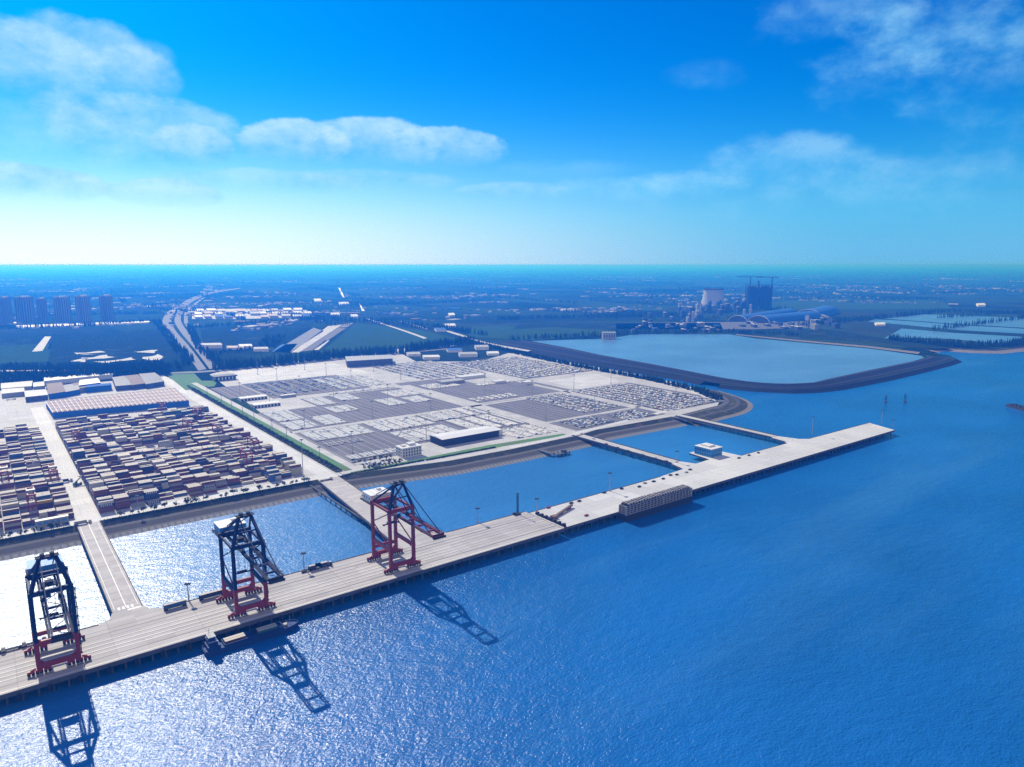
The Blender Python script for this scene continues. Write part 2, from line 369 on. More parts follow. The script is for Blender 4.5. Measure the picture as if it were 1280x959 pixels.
M['lattice'] = mat('pale_lattice', (0.32, 0.305, 0.295), 0.8, 0.3, 0.3, spec=0.1)
M['car_white'] = mat('car_white', (0.72, 0.70, 0.66), 0.35, 0.05, spec=0.5)
M['car_silver'] = mat('car_silver', (0.38, 0.39, 0.40), 0.3, 0.05, spec=0.5)
M['car_black'] = mat('car_black', (0.025, 0.026, 0.030), 0.3, 0.1, spec=0.5)
M['car_blue'] = mat('car_blue', (0.040, 0.090, 0.230), 0.3, 0.1, spec=0.5)
M['car_red'] = mat('car_red', (0.300, 0.030, 0.030), 0.3, 0.1, spec=0.5)
M['roof_white'] = mat('white_roof', (0.66, 0.65, 0.645), 0.5, 0.12, 0.05)
M['roof_pink'] = mat('pinkish_roof', (0.44, 0.34, 0.32), 0.7, 0.2, 0.08)
M['roof_brown'] = mat('brown_roof', (0.16, 0.105, 0.09), 0.75, 0.3, 0.05)
M['roof_navy'] = mat('navy_roof', (0.075, 0.080, 0.120), 0.6, 0.25, 0.05)
M['roof_blue'] = mat('blue_roof', (0.035, 0.125, 0.430), 0.8, 0.15, 0.05, spec=0.1)
M['roof_grey'] = mat('grey_roof', (0.36, 0.36, 0.37), 0.6, 0.2, 0.05)
M['wall_grey'] = mat('grey_wall', (0.30, 0.31, 0.33), 0.8, 0.15, 0.1)
M['wall_white'] = mat('white_wall', (0.66, 0.66, 0.65), 0.7, 0.08, 0.1)
M['wall_tower'] = mat('tower_wall', (0.20, 0.22, 0.27), 0.8, 0.1, 0.05, spec=0.05)
M['plant_steel'] = mat('plant_steel', (0.05, 0.065, 0.10), 0.8, 0.3, 0.05, spec=0.05)
M['cooling'] = mat('cooling_concrete', (0.36, 0.38, 0.42), 0.9, 0.12, 0.03, spec=0.05)

# ------------------------------------------------------------------ the setting: sea, land, banks
def structure(mb, name, m, smooth=False):
    return tag(mb.build(name, m, smooth=smooth), kind='structure')
b = MB(); b.sheet([(-115000, -115000), (115000, -115000), (115000, 115000), (-115000, 115000)], 0.0); structure(b, 'water', M['sea'])
LZ = 6.5
tip = GP([(839, 521.5), (872, 513), (897, 507), (905, 501), (901, 496), (888, 491), (872, 486)])
canal_lo = GP([(872, 486), (846, 479), (812, 471), (780, 465), (725, 455.5), (685, 447.5), (612, 432.5), (585, 425.5)])
canal_hi = GP([(583, 423.6), (612, 429.8), (675, 440.6), (725, 449.8), (792, 460.8), (850, 470.4), (880, 476.8)])
dike_out = GP([(900, 480), (944, 484), (989, 486.3), (1019, 485.2), (1048, 481.8), (1108, 470.4), (1161, 458.3), (1186, 451.8), (1195, 448.6), (1187, 444.6), (1167, 441.3)])
pond_coast = GP([(1157, 437.4), (1157, 435), (1180, 434.5), (1215, 436.6), (1240, 437.2), (1262, 435), (1290, 430), (1400, 414), (1700, 400)])
coast = [(-115000, 262), (6, 262), (23, 262), (222, 262), (248, 262), (420, 262), (575, 262)] + tip[0:] + canal_lo[1:] + canal_hi + dike_out + pond_coast
# the long straight front follows the surveyed edge
front = GP([(428, 600), (560, 577), (640, 562), (722, 545), (745, 538)])
coast = [(-115000, 262), (6, 262), (23, 262), (222, 262), (250, 262)] + [(p[0], p[1]) for p in front[1:]] + tip + canal_lo[1:] + canal_hi + dike_out + pond_coast
far = [(115000, pond_coast[-1][1] + 20000), (115000, 115000), (-115000, 115000)]
b = MB(); b.sheet(coast + far, LZ); structure(b, 'ground', M['land'])

def bank(line, profile, name_mats, flip=1.0):
    """strips that step down from the land edge; profile = offsets and heights, seaward is to the right of the line"""
    P = [Vector((p[0], p[1], 0)) for p in line]; N = []
    for i in range(len(P)):
        t = (P[min(i + 1, len(P) - 1)] - P[max(i - 1, 0)]).normalized(); N.append(Vector((t.y, -t.x, 0)) * flip)
    rails = [[tuple(p + n * off + Vector((0, 0, z))) for p, n in zip(P, N)] for off, z in profile]
    for k, (nm, m) in enumerate(name_mats):
        b = MB(); b.strip([rails[k + 1], rails[k]] if flip > 0 else [rails[k], rails[k + 1]]); structure(b, nm, m)
prof = [(0, LZ), (0.2, LZ + 0.9), (1.2, LZ + 0.9), (9, 3.8), (15, 3.6), (23, 1.6), (27, 1.5), (37, -1.0)]
pm = [('parapet_wall_face', M['stone']), ('parapet_top', M['berm']), ('grass_slope', M['verge']), ('berm_path', M['berm']), ('stone_slope', M['stone']), ('lower_path', M['berm']), ('armour_slope', M['apron'])]
def dense(line, step=40):
    L = []
    for a, c in zip(line, line[1:]):
        a, c = Vector((a[0], a[1], 0)), Vector((c[0], c[1], 0)); n = max(1, int((c - a).length / step))
        L += [tuple(a.lerp(c, i / n)) for i in range(n)]
    return L + [line[-1]]
bank([(-4000, 262), (-200, 262), (6, 262)], prof, pm)
bank([(23, 262), (100, 262), (222, 262)], prof, pm)
fr2 = [(250, 262)] + [(p[0], p[1]) for p in front[1:]]
bank(fr2 + tip[:1], prof, pm)
T = [tuple(p) for p in smooth_line([(p[0], p[1], 0) for p in tip], 5)]
bank(T, [(0, LZ), (8, 6), (20, 4.5), (26, 4.3), (38, 1.2), (52, -0.8)], [('ring_path', M['berm']), ('grass_slope', M['verge']), ('berm_path', M['stone']), ('grass_slope_low', M['verge']), ('beach', M['sand'])])
bank(canal_lo, [(0, LZ), (2, 5.5), (16, -1)], [('canal_edge', M['berm']), ('canal_slope', M['verge'])])
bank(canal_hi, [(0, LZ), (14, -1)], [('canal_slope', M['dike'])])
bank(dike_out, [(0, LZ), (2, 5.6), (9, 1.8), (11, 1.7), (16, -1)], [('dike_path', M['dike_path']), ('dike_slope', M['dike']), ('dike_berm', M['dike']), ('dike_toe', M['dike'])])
bank(pond_coast, [(0, LZ), (10, 4), (40, -1)], [('shore_edge', M['verge']), ('shore', M['sand'])])
# reservoir, its dike, and the ponds
res_s = GP([(664, 426.5), (705, 434), (750, 443.5), (820, 456), (880, 468), (905, 473.5), (939, 479), (974, 481), (1010, 480), (1034, 474), (1090, 462), (1140, 452), (1155, 447.5)], 7.0)
res_n = GP([(1152, 445), (1136, 442.6), (1087, 436), (1003, 428.5), (942, 423), (912, 418), (800, 418), (787, 419), (770, 422), (755, 424), (720, 424.5)], 7.0)
b = MB(); b.sheet(res_s + res_n, LZ + 0.5); structure(b, 'reservoir_water', M['lake'])
ins = resample([(x, y, 0) for x, y in res_s[:-1]] + [(res_s[-1][0], res_s[-1][1], 0)], 60)
ous = resample([(x, y, 0) for x, y in canal_hi[1:] + dike_out[:9]], 60)
def lay(f, z): return [tuple(a.lerp(c, f) + Vector((0, 0, z))) for a, c in zip(ins, ous)]
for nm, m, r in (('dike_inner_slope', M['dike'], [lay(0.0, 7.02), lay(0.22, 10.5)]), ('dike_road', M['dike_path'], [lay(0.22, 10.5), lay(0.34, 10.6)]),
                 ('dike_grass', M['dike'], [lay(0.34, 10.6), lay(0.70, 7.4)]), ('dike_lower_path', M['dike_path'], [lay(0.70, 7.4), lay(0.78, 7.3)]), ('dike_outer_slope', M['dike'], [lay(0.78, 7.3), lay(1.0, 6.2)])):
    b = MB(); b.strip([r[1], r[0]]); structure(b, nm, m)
b = MB(); b.strip([[tuple(p[:2]) + (7.2,) for p in GP([(920, 419), (1003, 427.5), (1087, 435.2), (1148, 443)])],
          [tuple(p[:2]) + (7.2,) for p in GP([(920, 418), (1003, 425.8), (1087, 433), (1150, 440.6)])]]); structure(b, 'beach', M['sand'])
for pts in ([(1105, 423.3), (1127, 411), (1192, 416.4), (1290, 422), (1290, 429), (1258, 431), (1190, 424), (1145, 422.6)],
            [(1084, 402.2), (1094, 399.2), (1140, 402), (1197, 406.4), (1290, 411.8), (1290, 418), (1197, 413), (1131, 406.4)],
            [(1106, 398.6), (1157, 393), (1290, 398), (1290, 410.5), (1197, 405.4), (1140, 401)]):
    b = MB(); b.sheet(GP(pts), LZ + 0.6); structure(b, 'pond_water', M['lake'])
# calm water of the basins behind the quay: own sheets a little above the sea sheet
for u0, u1, v1 in ((-600, 8, 240), (21, 224, 240), (246, 574, 236), (578, 786, 236)):
    b = MB(); b.sheet([(u0, 40), (u1, 40), (u1, v1), (u0, v1)], 0.03); structure(b, 'basin_water', M['basin'])

# land-side pavements
def pave(name, poly, z, m): 
    b = MB(); b.sheet(poly, z); return structure(b, name, m)
def rect(u0, u1, v0, v1): return [(u0, v0), (u1, v0), (u1, v1), (u0, v1)]
pave('yard_pavement', rect(-420, 252, 262.2, 1120), LZ + .02, M['concrete'])
pave('yard_road', rect(7, 25, 262.3, 900), LZ + .03, M['white_concrete'])
pave('yard_road', rect(228, 246, 262.3, 1150), LZ + .03, M['white_concrete'])
pave('seafront_road', rect(-420, 228, 264, 280), LZ + .04, M['white_concrete'])
lot_ground = [(252, 262.2)] + [(p[0], p[1] + .3) for p in front[1:]] + tip[:3] + tip[4:] + canal_lo[1:5] + GP([(620, 437), (560, 431), (490, 437), (420, 446), (330, 456), (285, 462), (262, 468)])
pave('terminal_pavement', lot_ground, LZ + .02, M['concrete'])
pave('green_strip', rect(258.5, 271, 275, 1130), LZ + .05, M['grass'])
pave('tree_strip', rect(249, 257.5, 275, 1130), LZ + .05, M['verge'])
pave('gate_lawn', GP([(205, 466), (240, 464), (252, 476), (272, 476), (268, 483), (232, 488)]), LZ + .06, M['grass'])
pave('seafront_verge', [(262, 263), (262, 268), (450, 272), (565, 262), (565, 252)], LZ + .06, M['grass'])
pave('upper_pad', GP([(285, 463.5), (410, 452.7), (468, 466), (440, 468.5), (404, 470), (352, 476), (303, 480.5)]), LZ + .06, M['white_concrete'])
ASP = [rect(276, 372, 298, 482), rect(372, 465, 330, 482), rect(465, 570, 330, 495), rect(278, 374, 492, 640), rect(374, 560, 495, 716), rect(340, 520, 745, 930),
       rect(281, 338, 790, 918), rect(592, 766, 330, 500), rect(595, 800, 500, 660), rect(575, 700, 660, 760), rect(589, 690, 262, 322), rect(690, 775, 262, 320), rect(786, 940, 272, 500), rect(808, 1000, 650, 940)]
for r in ASP: pave('parking_lot', r, LZ + .08, M['asphalt'])
pave('white_lot', GP([(684, 476.5), (746, 467), (776, 477), (724, 487)]), LZ + .12, M['white_concrete'])
# lot roads between the lots
for a in (rect(268, 278, 275, 1000), rect(276, 780, 484, 493), rect(568, 590, 250, 730), rect(774, 787, 262, 640), rect(592, 784, 322, 329), rect(590, 800, 496, 503)):
    pave('lot_road', a, LZ + .10, M['concrete'])
# brighter stripes of the seafront road beside the canal tip
b = MB(); ring = smooth_line([(x, y, 0) for x, y in GP([(640, 561), (700, 548.5), (745, 537), (800, 523.5), (850, 511), (878, 504), (886, 499), (880, 494), (850, 485), (800, 473.5), (740, 462)])], 6)
N = []
for i, p in enumerate(ring):
    t = (ring[min(i + 1, len(ring) - 1)] - ring[max(i - 1, 0)]).normalized(); N.append(Vector((t.y, -t.x, 0)))
b.strip([[tuple(p - n * 0 + Vector((0, 0, LZ + .14))) for p, n in zip(ring, N)], [tuple(p - n * 9 + Vector((0, 0, LZ + .14))) for p, n in zip(ring, N)]]); structure(b, 'perimeter_road', M['white_concrete'])

# ------------------------------------------------------------------ quay, causeways, bridges
WZ = 7.0
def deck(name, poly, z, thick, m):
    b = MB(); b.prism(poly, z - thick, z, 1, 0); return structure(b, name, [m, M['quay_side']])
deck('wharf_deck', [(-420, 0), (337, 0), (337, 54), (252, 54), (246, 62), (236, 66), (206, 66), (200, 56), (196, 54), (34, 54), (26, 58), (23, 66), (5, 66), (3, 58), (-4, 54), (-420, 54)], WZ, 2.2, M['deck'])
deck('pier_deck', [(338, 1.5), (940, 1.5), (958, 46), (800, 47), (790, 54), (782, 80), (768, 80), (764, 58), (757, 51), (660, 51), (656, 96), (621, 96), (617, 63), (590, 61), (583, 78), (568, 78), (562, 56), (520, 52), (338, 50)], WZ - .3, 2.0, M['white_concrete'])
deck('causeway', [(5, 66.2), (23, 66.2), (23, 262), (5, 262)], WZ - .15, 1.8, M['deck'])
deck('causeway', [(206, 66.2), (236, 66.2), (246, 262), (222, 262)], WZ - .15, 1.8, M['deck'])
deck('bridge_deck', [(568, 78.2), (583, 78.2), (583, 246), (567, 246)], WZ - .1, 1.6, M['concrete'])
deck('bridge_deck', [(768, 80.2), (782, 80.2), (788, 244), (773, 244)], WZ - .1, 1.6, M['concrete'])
def piles(name, u0, u1, v0, v1, du, dv, top):
    b = MB(); u = u0
    while u <= u1:
        b.box(u, (v0 + v1) / 2, top - .9, 1.4, v1 - v0, 0.9, 0)
        v = v0
        while v <= v1 + .1: b.cyl((u, v, -2), (u, v, top - .9), 0.6, n=6); v += dv
        u += du
    structure(b, name, M['quay_side'])
piles('wharf_piles', -200, 335, 2, 52, 7, 10, 4.8); piles('pier_piles', 340, 936, 3, 44, 8, 10, 4.7)
piles('causeway_piles', 7, 22, 70, 258, 14, 12, 5.0); piles('causeway_piles', 212, 240, 70, 258, 13, 12, 5.0)
piles('bridge_piles', 569, 582, 82, 240, 12, 14, 5.3); piles('bridge_piles', 770, 784, 84, 240, 13, 14, 5.3)
# fender strip along the berth face: each fender stands out from the quay
fb = MB()
fb.box(0, 0, 0, 1.6, 0.7, 4.2, 0); fb.box(0, -0.55, 0.4, 1.1, 0.4, 3.4, 1)
f0 = fb.build('quay_fender', [M['dark_steel'], M['black']]); nf = 0
for i in range(60):
    u = -48 + i * 14.0 if i < 27 else 345 + (i - 27) * 17.5
    o = f0 if nf == 0 else f0.copy()
    if nf: COL.objects.link(o)
    o.location = (u, -0.36 if i < 27 else 1.14, 1.4); nf += 1
    tag(o, 'dark rubber quay fender, %s along the %s' % (nth(i if i < 27 else i - 27), 'wharf face from the left picture edge' if i < 27 else 'right pier face from the deck step'), 'fender', 'fenders along the quay face')
# rails, stripes and kerbs on the deck
b = MB()
for v, wd in ((9.2, 1.1), (38.6, 1.1), (14.5, .5), (19, .5), (24, .5), (29, .5), (34, .5), (44, .6)): b.sheet(rect(-420, 336, v, v + wd), WZ + .012)
structure(b, 'crane_rails', M['rail'])
b = MB()
for v in (15.8, 20.3, 25.3, 30.3): b.sheet(rect(-420, 250, v, v + .4), WZ + .016)
b.sheet(rect(-420, 336, 3.0, 3.5), WZ + .016); b.sheet(rect(13.7, 14.2, 70, 258), WZ - .13); b.sheet(rect(7, 7.3, 70, 258), WZ - .13); b.sheet(rect(20.8, 21.1, 70, 258), WZ - .13)
for k in range(4): b.sheet(rect(9 + k * 2.6, 10.4 + k * 2.6, 68, 72), WZ - .13)
b.sheet(rect(14, 22, 64, 66), WZ + .016)
structure(b, 'road_markings', M['paint'])
b = MB()
for a, c in (((-420, .2), (337, .2)), ((34, 53.8), (196, 53.8)), ((-420, 53.8), (-4, 53.8)), ((252, 53.8), (336.8, 53.8))): b.bar((*a, WZ + .2), (*c, WZ + .2), .4, .4)
for a, c in (((338.2, 1.7), (939, 1.7)), ((338.2, 49.8), (520, 51.8)), ((660, 50.8), (757, 50.8)), ((800, 46.8), (957, 45.8))): b.bar((*a, WZ - .1), (*c, WZ - .1), .4, .4)
for u0, u1, v0, v1, z in ((5.2, 5.2, 66, 262, WZ), (22.8, 22.8, 66, 262, WZ), (206.3, 222.3, 66, 262, WZ), (235.8, 245.8, 66, 262, WZ), (568.2, 567.3, 78, 246, WZ + .3), (582.8, 582.8, 78, 246, WZ + .3), (768.2, 773.3, 80, 244, WZ + .3), (781.8, 787.8, 80, 244, WZ + .3)):
    b.bar((u0, v0, z + .1), (u1, v1, z + .1), .4, .9)
structure(b, 'quay_kerb', M['quay_side'])

# ------------------------------------------------------------------ quay cranes
def quay_crane(u, cols, label, dv=0.0, spread_z=24.0):
    """rail gauge 28 m, legs 20 m apart, boom at 49 m, apex at 72 m above the sea"""
    body, low, frame, house, roof = cols
    z0 = WZ
    r = empty('quay_crane', (u, 26 + dv, z0)); tag(r, label, 'crane', 'ship to shore cranes on the wharf')
    hs_, hl = 9.5, 14.0
    def P_(name, fn, m, parent=r):
        b = MB(); fn(b); return b.build(name, m, parent)
    for sx in (-1, 1):
        for sy in (-1, 1):
            leg = P_('leg', lambda b: b.bar((sx * hs_, sy * hl, 18.5), (sx * hs_, sy * hl, 47), 2.0, 2.3), body)
            P_('lower_leg', lambda b: (b.bar((sx * hs_, sy * hl, 3.4), (sx * hs_, sy * hl, 18.5), 2.1, 2.4), b.bar((sx * hs_, sy * hl - .9 * sy, 18.0), (sx * hs_, sy * hl - 4.6 * sy, 14.6), .8, 1.2)), low, leg)
            if sx == 1 and sy == -1:
                P_('ladder', lambda b: [b.box(sx * hs_ + 1.5, sy * hl + .8, 5 + k * 5.6, 1.2, 1.6, .25) for k in range(8)] + [b.bar((sx * hs_ + 1.5, sy * hl + (.2 if k % 2 else 1.4), 5.2 + k * 5.6), (sx * hs_ + 1.5, sy * hl + (1.4 if k % 2 else .2), 10.6 + k * 5.6), .5, .3) for k in range(7)], M['dark_steel'], leg)
    for sy in (-1, 1):
        sill = P_('sill_beam', lambda b: (b.bar((-hs_ - .9, sy * hl, 4.6), (hs_ + .9, sy * hl, 4.6), 1.8, 3.0), [b.bar((sx * hs_, sy * hl, 8.2), (sx * (hs_ - 3.4), sy * hl, 5), .8, 1.0) for sx in (-1, 1)]), low)
        for sx in (-1, 1):
            for dx in (-3.9, 0, 3.9):
                P_('bogie', lambda b: (b.box(sx * hs_ + dx, sy * hl, 1.5, 3.6, 1.2, 1.3), b.bar((sx * hs_ + dx, sy * hl, 2.6), (sx * hs_ + dx * .4, sy * hl, 3.6), .9, .9)), low, sill)
                for e in (-1.0, 1.0): P_('wheel', lambda b: b.cyl((sx * hs_ + dx + e, sy * hl - .45, .85), (sx * hs_ + dx + e, sy * hl + .45, .85), .82, n=10), M['black'], sill)
        P_('cross_beam', lambda b: b.bar((-hs_ - 1, sy * hl, 46.3), (hs_ + 1, sy * hl, 46.3), 1.8, 2.6), body)
    P_('cross_beam', lambda b: b.bar((-hs_, hl, 10.6), (hs_, hl, 10.6), 1.5, 2.6), low)
    for sx in (-1, 1):
        P_('portal_beam', lambda b: b.bar((sx * hs_, -hl, 16.6), (sx * hs_, hl, 16.6), 1.6, 2.6), body if body is not low else low)
        P_('upper_beam', lambda b: b.bar((sx * hs_, -hl, 45.8), (sx * hs_, hl, 45.8), 1.2, 1.7), body)
        P_('brace', lambda b: (b.bar((sx * hs_, hl, 31), (sx * hs_, -hl, 45), .65), b.bar((sx * hs_, hl, 31), (sx * hs_, -hl, 18), .65)), body)
    # boom girders run inland to the machinery house and out over the water
    gx = 3.6
    girder = P_('boom', lambda b: ([b.bar((sx * gx, -67, 42.4), (sx * gx, 42, 42.4), 1.1, 1.9) for sx in (-1, 1)] + [b.bar((-gx, y, 42.4), (gx, y, 42.4), .8, 1.2) for y in (-67, -55, -42, -28, 32, 42)]
             + [b.bar((-gx * (1 if k % 2 else -1), -67 + k * 9.5, 43.2), (gx * (1 if k % 2 else -1), -57.5 + k * 9.5, 43.2), .3) for k in range(11)]), body)
    P_('walkway', lambda b: [(b.box(sx * (gx + 1.3), -12, 43.0, 1.1, 108, .15), b.bar((sx * (gx + 1.85), -66, 44.2), (sx * (gx + 1.85), 41, 44.2), .12), [b.bar((sx * (gx + 1.85), -66 + 6 * k, 43.1), (sx * (gx + 1.85), -66 + 6 * k, 44.2), .1) for k in range(18)]) for sx in (-1, 1)], M['dark_steel'], girder)
    P_('boom_tip', lambda b: (b.box(0, -67.5, 41.2, 9.4, 2.2, .4), b.box(0, -66.6, 41.4, 8.6, .6, 2.6), b.box(0, -68.5, 41.6, 9.4, .15, 1.3)), M['dark_steel'], girder)
    P_('boom_hinge', lambda b: [b.box(sx * gx, -16.8, 41.2, 1.8, 2.2, 2.8) for sx in (-1, 1)], frame, girder)
    hz = P_('machinery_house', lambda b: b.box(0, 25, 43.4, 17, 14.5, 6.0), house)
    P_('house_roof', lambda b: (b.box(0, 25, 49.4, 17.6, 15.1, .35), [b.box(x, 25, 49.75, .25, 14.5, .35) for x in (-4.5, 0, 4.5)], b.box(3, 28, 49.75, 3, 2.4, 1.4)), roof, hz)
    P_('house_platform', lambda b: (b.box(0, 26, 42.8, 19.4, 18, .6), [b.bar((x, y, 44.6), (x2, y2, 44.6), .14) for x, y, x2, y2 in ((-9.6, 17, -9.6, 34.9), (9.6, 17, 9.6, 34.9), (-9.6, 34.9, 9.6, 34.9))], [b.bar((x, 34.9, 43.2), (x, 34.9, 44.7), .14) for x in range(-9, 10, 3)]), M['dark_steel'], hz)
    P_('house_window', lambda b: [b.box(sx * 8.52, 21 + k * 4, 46, .1, 1.6, 1.3) for sx in (-1, 1) for k in range(3)], M['glass'], hz)
    # A frame above the seaward legs
    ap = 64.6
    af = P_('apex_frame', lambda b: ([b.bar((sx * hs_, -hl, 46), (sx * 3.8, -hl + 3, ap), 1.7) for sx in (-1, 1)] + [b.bar((sx * hs_, hl, 46.4), (sx * 3.8, -hl + 3.6, ap - 1), 1.15) for sx in (-1, 1)] + [b.bar((-4.4, -hl + 3, ap), (4.4, -hl + 3, ap), 1.4), b.bar((-7, -hl + 1.4, 54.8), (7, -hl + 1.4, 54.8), .7)]), frame)
    P_('apex_platform', lambda b: (b.box(0, -hl + 3.2, ap + .6, 11, 4.6, .3), b.box(-2.2, -hl + 3.2, ap + .9, 2.2, 2.2, 1.5), b.box(2.4, -hl + 3.2, ap + .9, 2.2, 2.2, 1.5), [b.bar((x, y, ap + .9), (x, y, ap + 2.1), .14) for x in (-5.4, -1.8, 1.8, 5.4) for y in (-hl + 1, -hl + 5.4)], [b.bar((-5.4, y, ap + 2.1), (5.4, y, ap + 2.1), .14) for y in (-hl + 1, -hl + 5.4)]), M['dark_steel'], af)
    for sx in (-1, 1):
        P_('forestay', lambda b: (b.bar((sx * 3.6, -hl + 2.4, ap), (sx * gx, -62, 43.4), .5), b.bar((sx * 3.6, -hl + 2.4, ap), (sx * gx, -38, 43.4), .45)), frame)
        P_('backstay', lambda b: b.bar((sx * 3.6, -hl + 3.6, ap), (sx * gx, 30, 44), .55), frame)
    trolley = P_('trolley', lambda b: (b.box(0, 3, 43.5, 8.6, 7, .7), b.box(0, 3, 44.2, 4, 4, 1.6)), M['dark_steel'])
    P_('operator_cab', lambda b: b.box(-1.2, -2.2, 38.4, 2.6, 3.2, 3.0), roof, trolley)
    P_('cab_window', lambda b: (b.box(-1.2, -3.84, 38.8, 2.2, .1, 1.8), b.box(-2.54, -2.2, 38.9, .1, 2.4, 1.6)), M['glass'], trolley)
    spreader = P_('spreader', lambda b: (b.box(0, 3, spread_z, 12.2, 1.0, .6), b.box(0, 3, spread_z + .6, 6, 2.2, .9), b.box(-6, 3, spread_z - .2, .7, 2.4, .7), b.box(6, 3, spread_z - .2, .7, 2.4, .7)), M['dark_steel'])
    P_('hoist_rope', lambda b: [b.bar((x, 3 + y, spread_z + 1.4), (x * 1.1, 3 + y * 2, 43.6), .14) for x in (-2, 2) for y in (-.9, .9)], M['black'], spreader)
    return r
quay_crane(-28, (M['navy'], M['crane_red'], M['navy'], M['house_blue'], M['house_blue']), 'navy crane with blue roofed machinery house and red base, beside the left causeway mouth')
quay_crane(78, (M['navy'], M['crane_red'], M['navy'], M['house_blue'], M['house_white']), 'navy crane with white roofed blue machinery house, above the moored barge', spread_z=21)
quay_crane(188, (M['crane_red'], M['crane_red'], M['navy'], M['house_white'], M['house_white']), 'all red crane with white machinery house, at the second causeway', spread_z=30)

# ------------------------------------------------------------------ vessels
s = empty('cargo_barge', (0.0, -0.95, 0)); s.scale = (.815, .90, 1.0); tag(s, 'blue cargo barge with blue deckhouse moored below the middle navy crane', 'ship')
def hull(b, u0, u1, v0, v1, z0, z1, bow, mi=0, n=9):
    c = (v0 + v1) / 2; hw = (v1 - v0) / 2
    pts = [(u0, c - hw * .8), (u0 + 3, v0), (u1 - bow, v0)] + [(u1 - bow + bow * math.sin(t * math.pi / 2 / n), c - hw * math.cos(t * math.pi / 2 / n)) for t in range(1, n)] + [(u1, c)]
    pts += [(x, 2 * c - y) for x, y in pts[-2::-1]]
    b.prism(pts, z0, z1, mi); return pts
su0, su1, sv0, sv1 = 52, 123, -15.5, -3.5
mb_ = MB(); pts = hull(mb_, su0, su1, sv0, sv1, -1, 2.6, 14); hb = mb_.build('hull', M['ship_blue'], s)
mb_ = MB(); c_ = (sv0 + sv1) / 2
for a, q in zip(pts, pts[1:] + pts[:1]):
    a2 = (a[0] + (87 - a[0]) * .012, a[1] + (c_ - a[1]) * .06); q2 = (q[0] + (87 - q[0]) * .012, q[1] + (c_ - q[1]) * .06)
    mb_.bar((a2[0], a2[1], 3.0), (q2[0], q2[1], 3.0), .3, .9)
mb_.build('bulwark', M['ship_blue'], hb)
mb_ = MB()
for v in (sv0 + 1.6, sv1 - 1.6): mb_.box(88, v, 2.6, 44, .5, 1.7)
for u in (66, 88, 110): mb_.box(u, c_, 2.6, .5, 8.8, 1.7)
mb_.build('hatch_coaming', M['ship_blue'], s)
mb_ = MB(); mb_.box(88, c_, 2.62, 43.6, 8.4, .12); mb_.build('hold_floor', M['ship_blue'], s)
mb_ = MB(); mb_.box(58.6, c_, 2.6, 9, 10, 3.0, 0); mb_.box(58.2, c_, 5.6, 6.4, 8, 2.8, 0); mb_.box(57.8, c_, 8.4, 4.6, 6.2, 2.4, 0); dh = mb_.build('deckhouse', M['ship_blue'], s)
mb_ = MB(); mb_.box(57.8, c_, 10.8, 5.4, 7, .25); mb_.box(58.2, c_ - 4.6, 8.4, 6.4, 1.0, .2); mb_.box(58.2, c_ + 4.6, 8.4, 6.4, 1.0, .2); mb_.build('bridge_roof', M['roof_grey'], dh)
mb_ = MB(); mb_.box(60.16, c_, 9.1, .1, 5.4, 1.1); [mb_.box(61.46, c_ - 3 + 2 * k, 6.6, .1, 1.2, 1.0) for k in range(4)]; mb_.build('bridge_window', M['glass'], dh)
mb_ = MB(); mb_.cyl((56.6, c_, 11), (56.6, c_, 16), .14, n=6); mb_.bar((56.6, c_ - 1.6, 14.2), (56.6, c_ + 1.6, 14.2), .14); mb_.build('mast', M['steel'], dh)
mb_ = MB(); mb_.box(112.6, c_, 2.6, 2.4, 3, 1.3); mb_.cyl((116.5, c_, 2.6), (116.5, c_, 8.4), .16, n=6); mb_.box(114.5, c_ + 2, 2.6, 1, 1, .9); mb_.build('bow_gear', M['steel'], s)
def cargo(u, v, z, m, label):
    q = MB(); q.box(0, 0, 0, 12.1, 2.42, 2.55)
    for sx in (-1, 1):
        for sy in (-1, 1): q.box(sx * 6.0, sy * 1.17, 0, .16, .16, 2.6)
    tag(q.build('shipping_container', m, None, (u, v, z)), label, 'container', 'containers in the barge hold')
for k in range(2):
    cargo(60.5, -9.5 - 1.35 + k * 2.7, 2.76, CM[[1, 4][k]], '%s container in the after part of the barge hold, %s side' % (['maroon', 'grey'][k], ['water', 'quay'][k]))
    cargo(80.2, -9.5 - 1.35 + k * 2.7, 2.76, CM[[7, 2][k]], '%s container in the forward part of the barge hold, %s side' % (['teal', 'navy'][k], ['water', 'quay'][k]))

# lattice pontoon berthed at the pier
p0, p1, q0, q1 = 405, 496, -8, 1.0
s = empty('work_pontoon', (p0, q0, 0)); tag(s, 'long pontoon stacked with a pale lattice of open steel bays, at the right pier', 'pontoon')
L_, B_ = p1 - p0, q1 - q0
mb_ = MB(); mb_.box(L_ / 2, B_ / 2, -1, L_ + 2, B_ + .6, 7.0); mb_.build('hull', M['hull_dark'], s)
tz, NB, NF = 6.0, 20, 4; fh = 1.95
mb_ = MB(); mb_.box(L_ / 2, B_ / 2, tz, L_ - 3.6, B_ - 2.6, NF * fh - .3); mb_.build('shade_core', M['black'], s)  # black core added to stand in for the shade inside the open bays
mb_ = MB()
for f in range(NF + 1): mb_.box(L_ / 2, B_ / 2, tz + f * fh - .02, L_, B_, .45)
for i in range(NB + 1):
    x = L_ * i / NB
    wide = i in (0, 11, NB)
    for y in (.35, B_ - .35): mb_.box(x, y + (-.04 if y < 1 else .04), tz, 2.0 if wide else 1.05, .75, NF * fh + .4)
for y in (B_ * .25, B_ * .5, B_ * .75):
    for x in (0, L_): mb_.box(x, y, tz, .7, .7, NF * fh + .4)
mb_.build('lattice_frame', M['lattice'], s)
mb_ = MB(); zt = tz + NF * fh + .62
mb_.box(L_ / 2, B_ / 2, zt - .04, L_ - .8, B_ - .8, .1, 1)
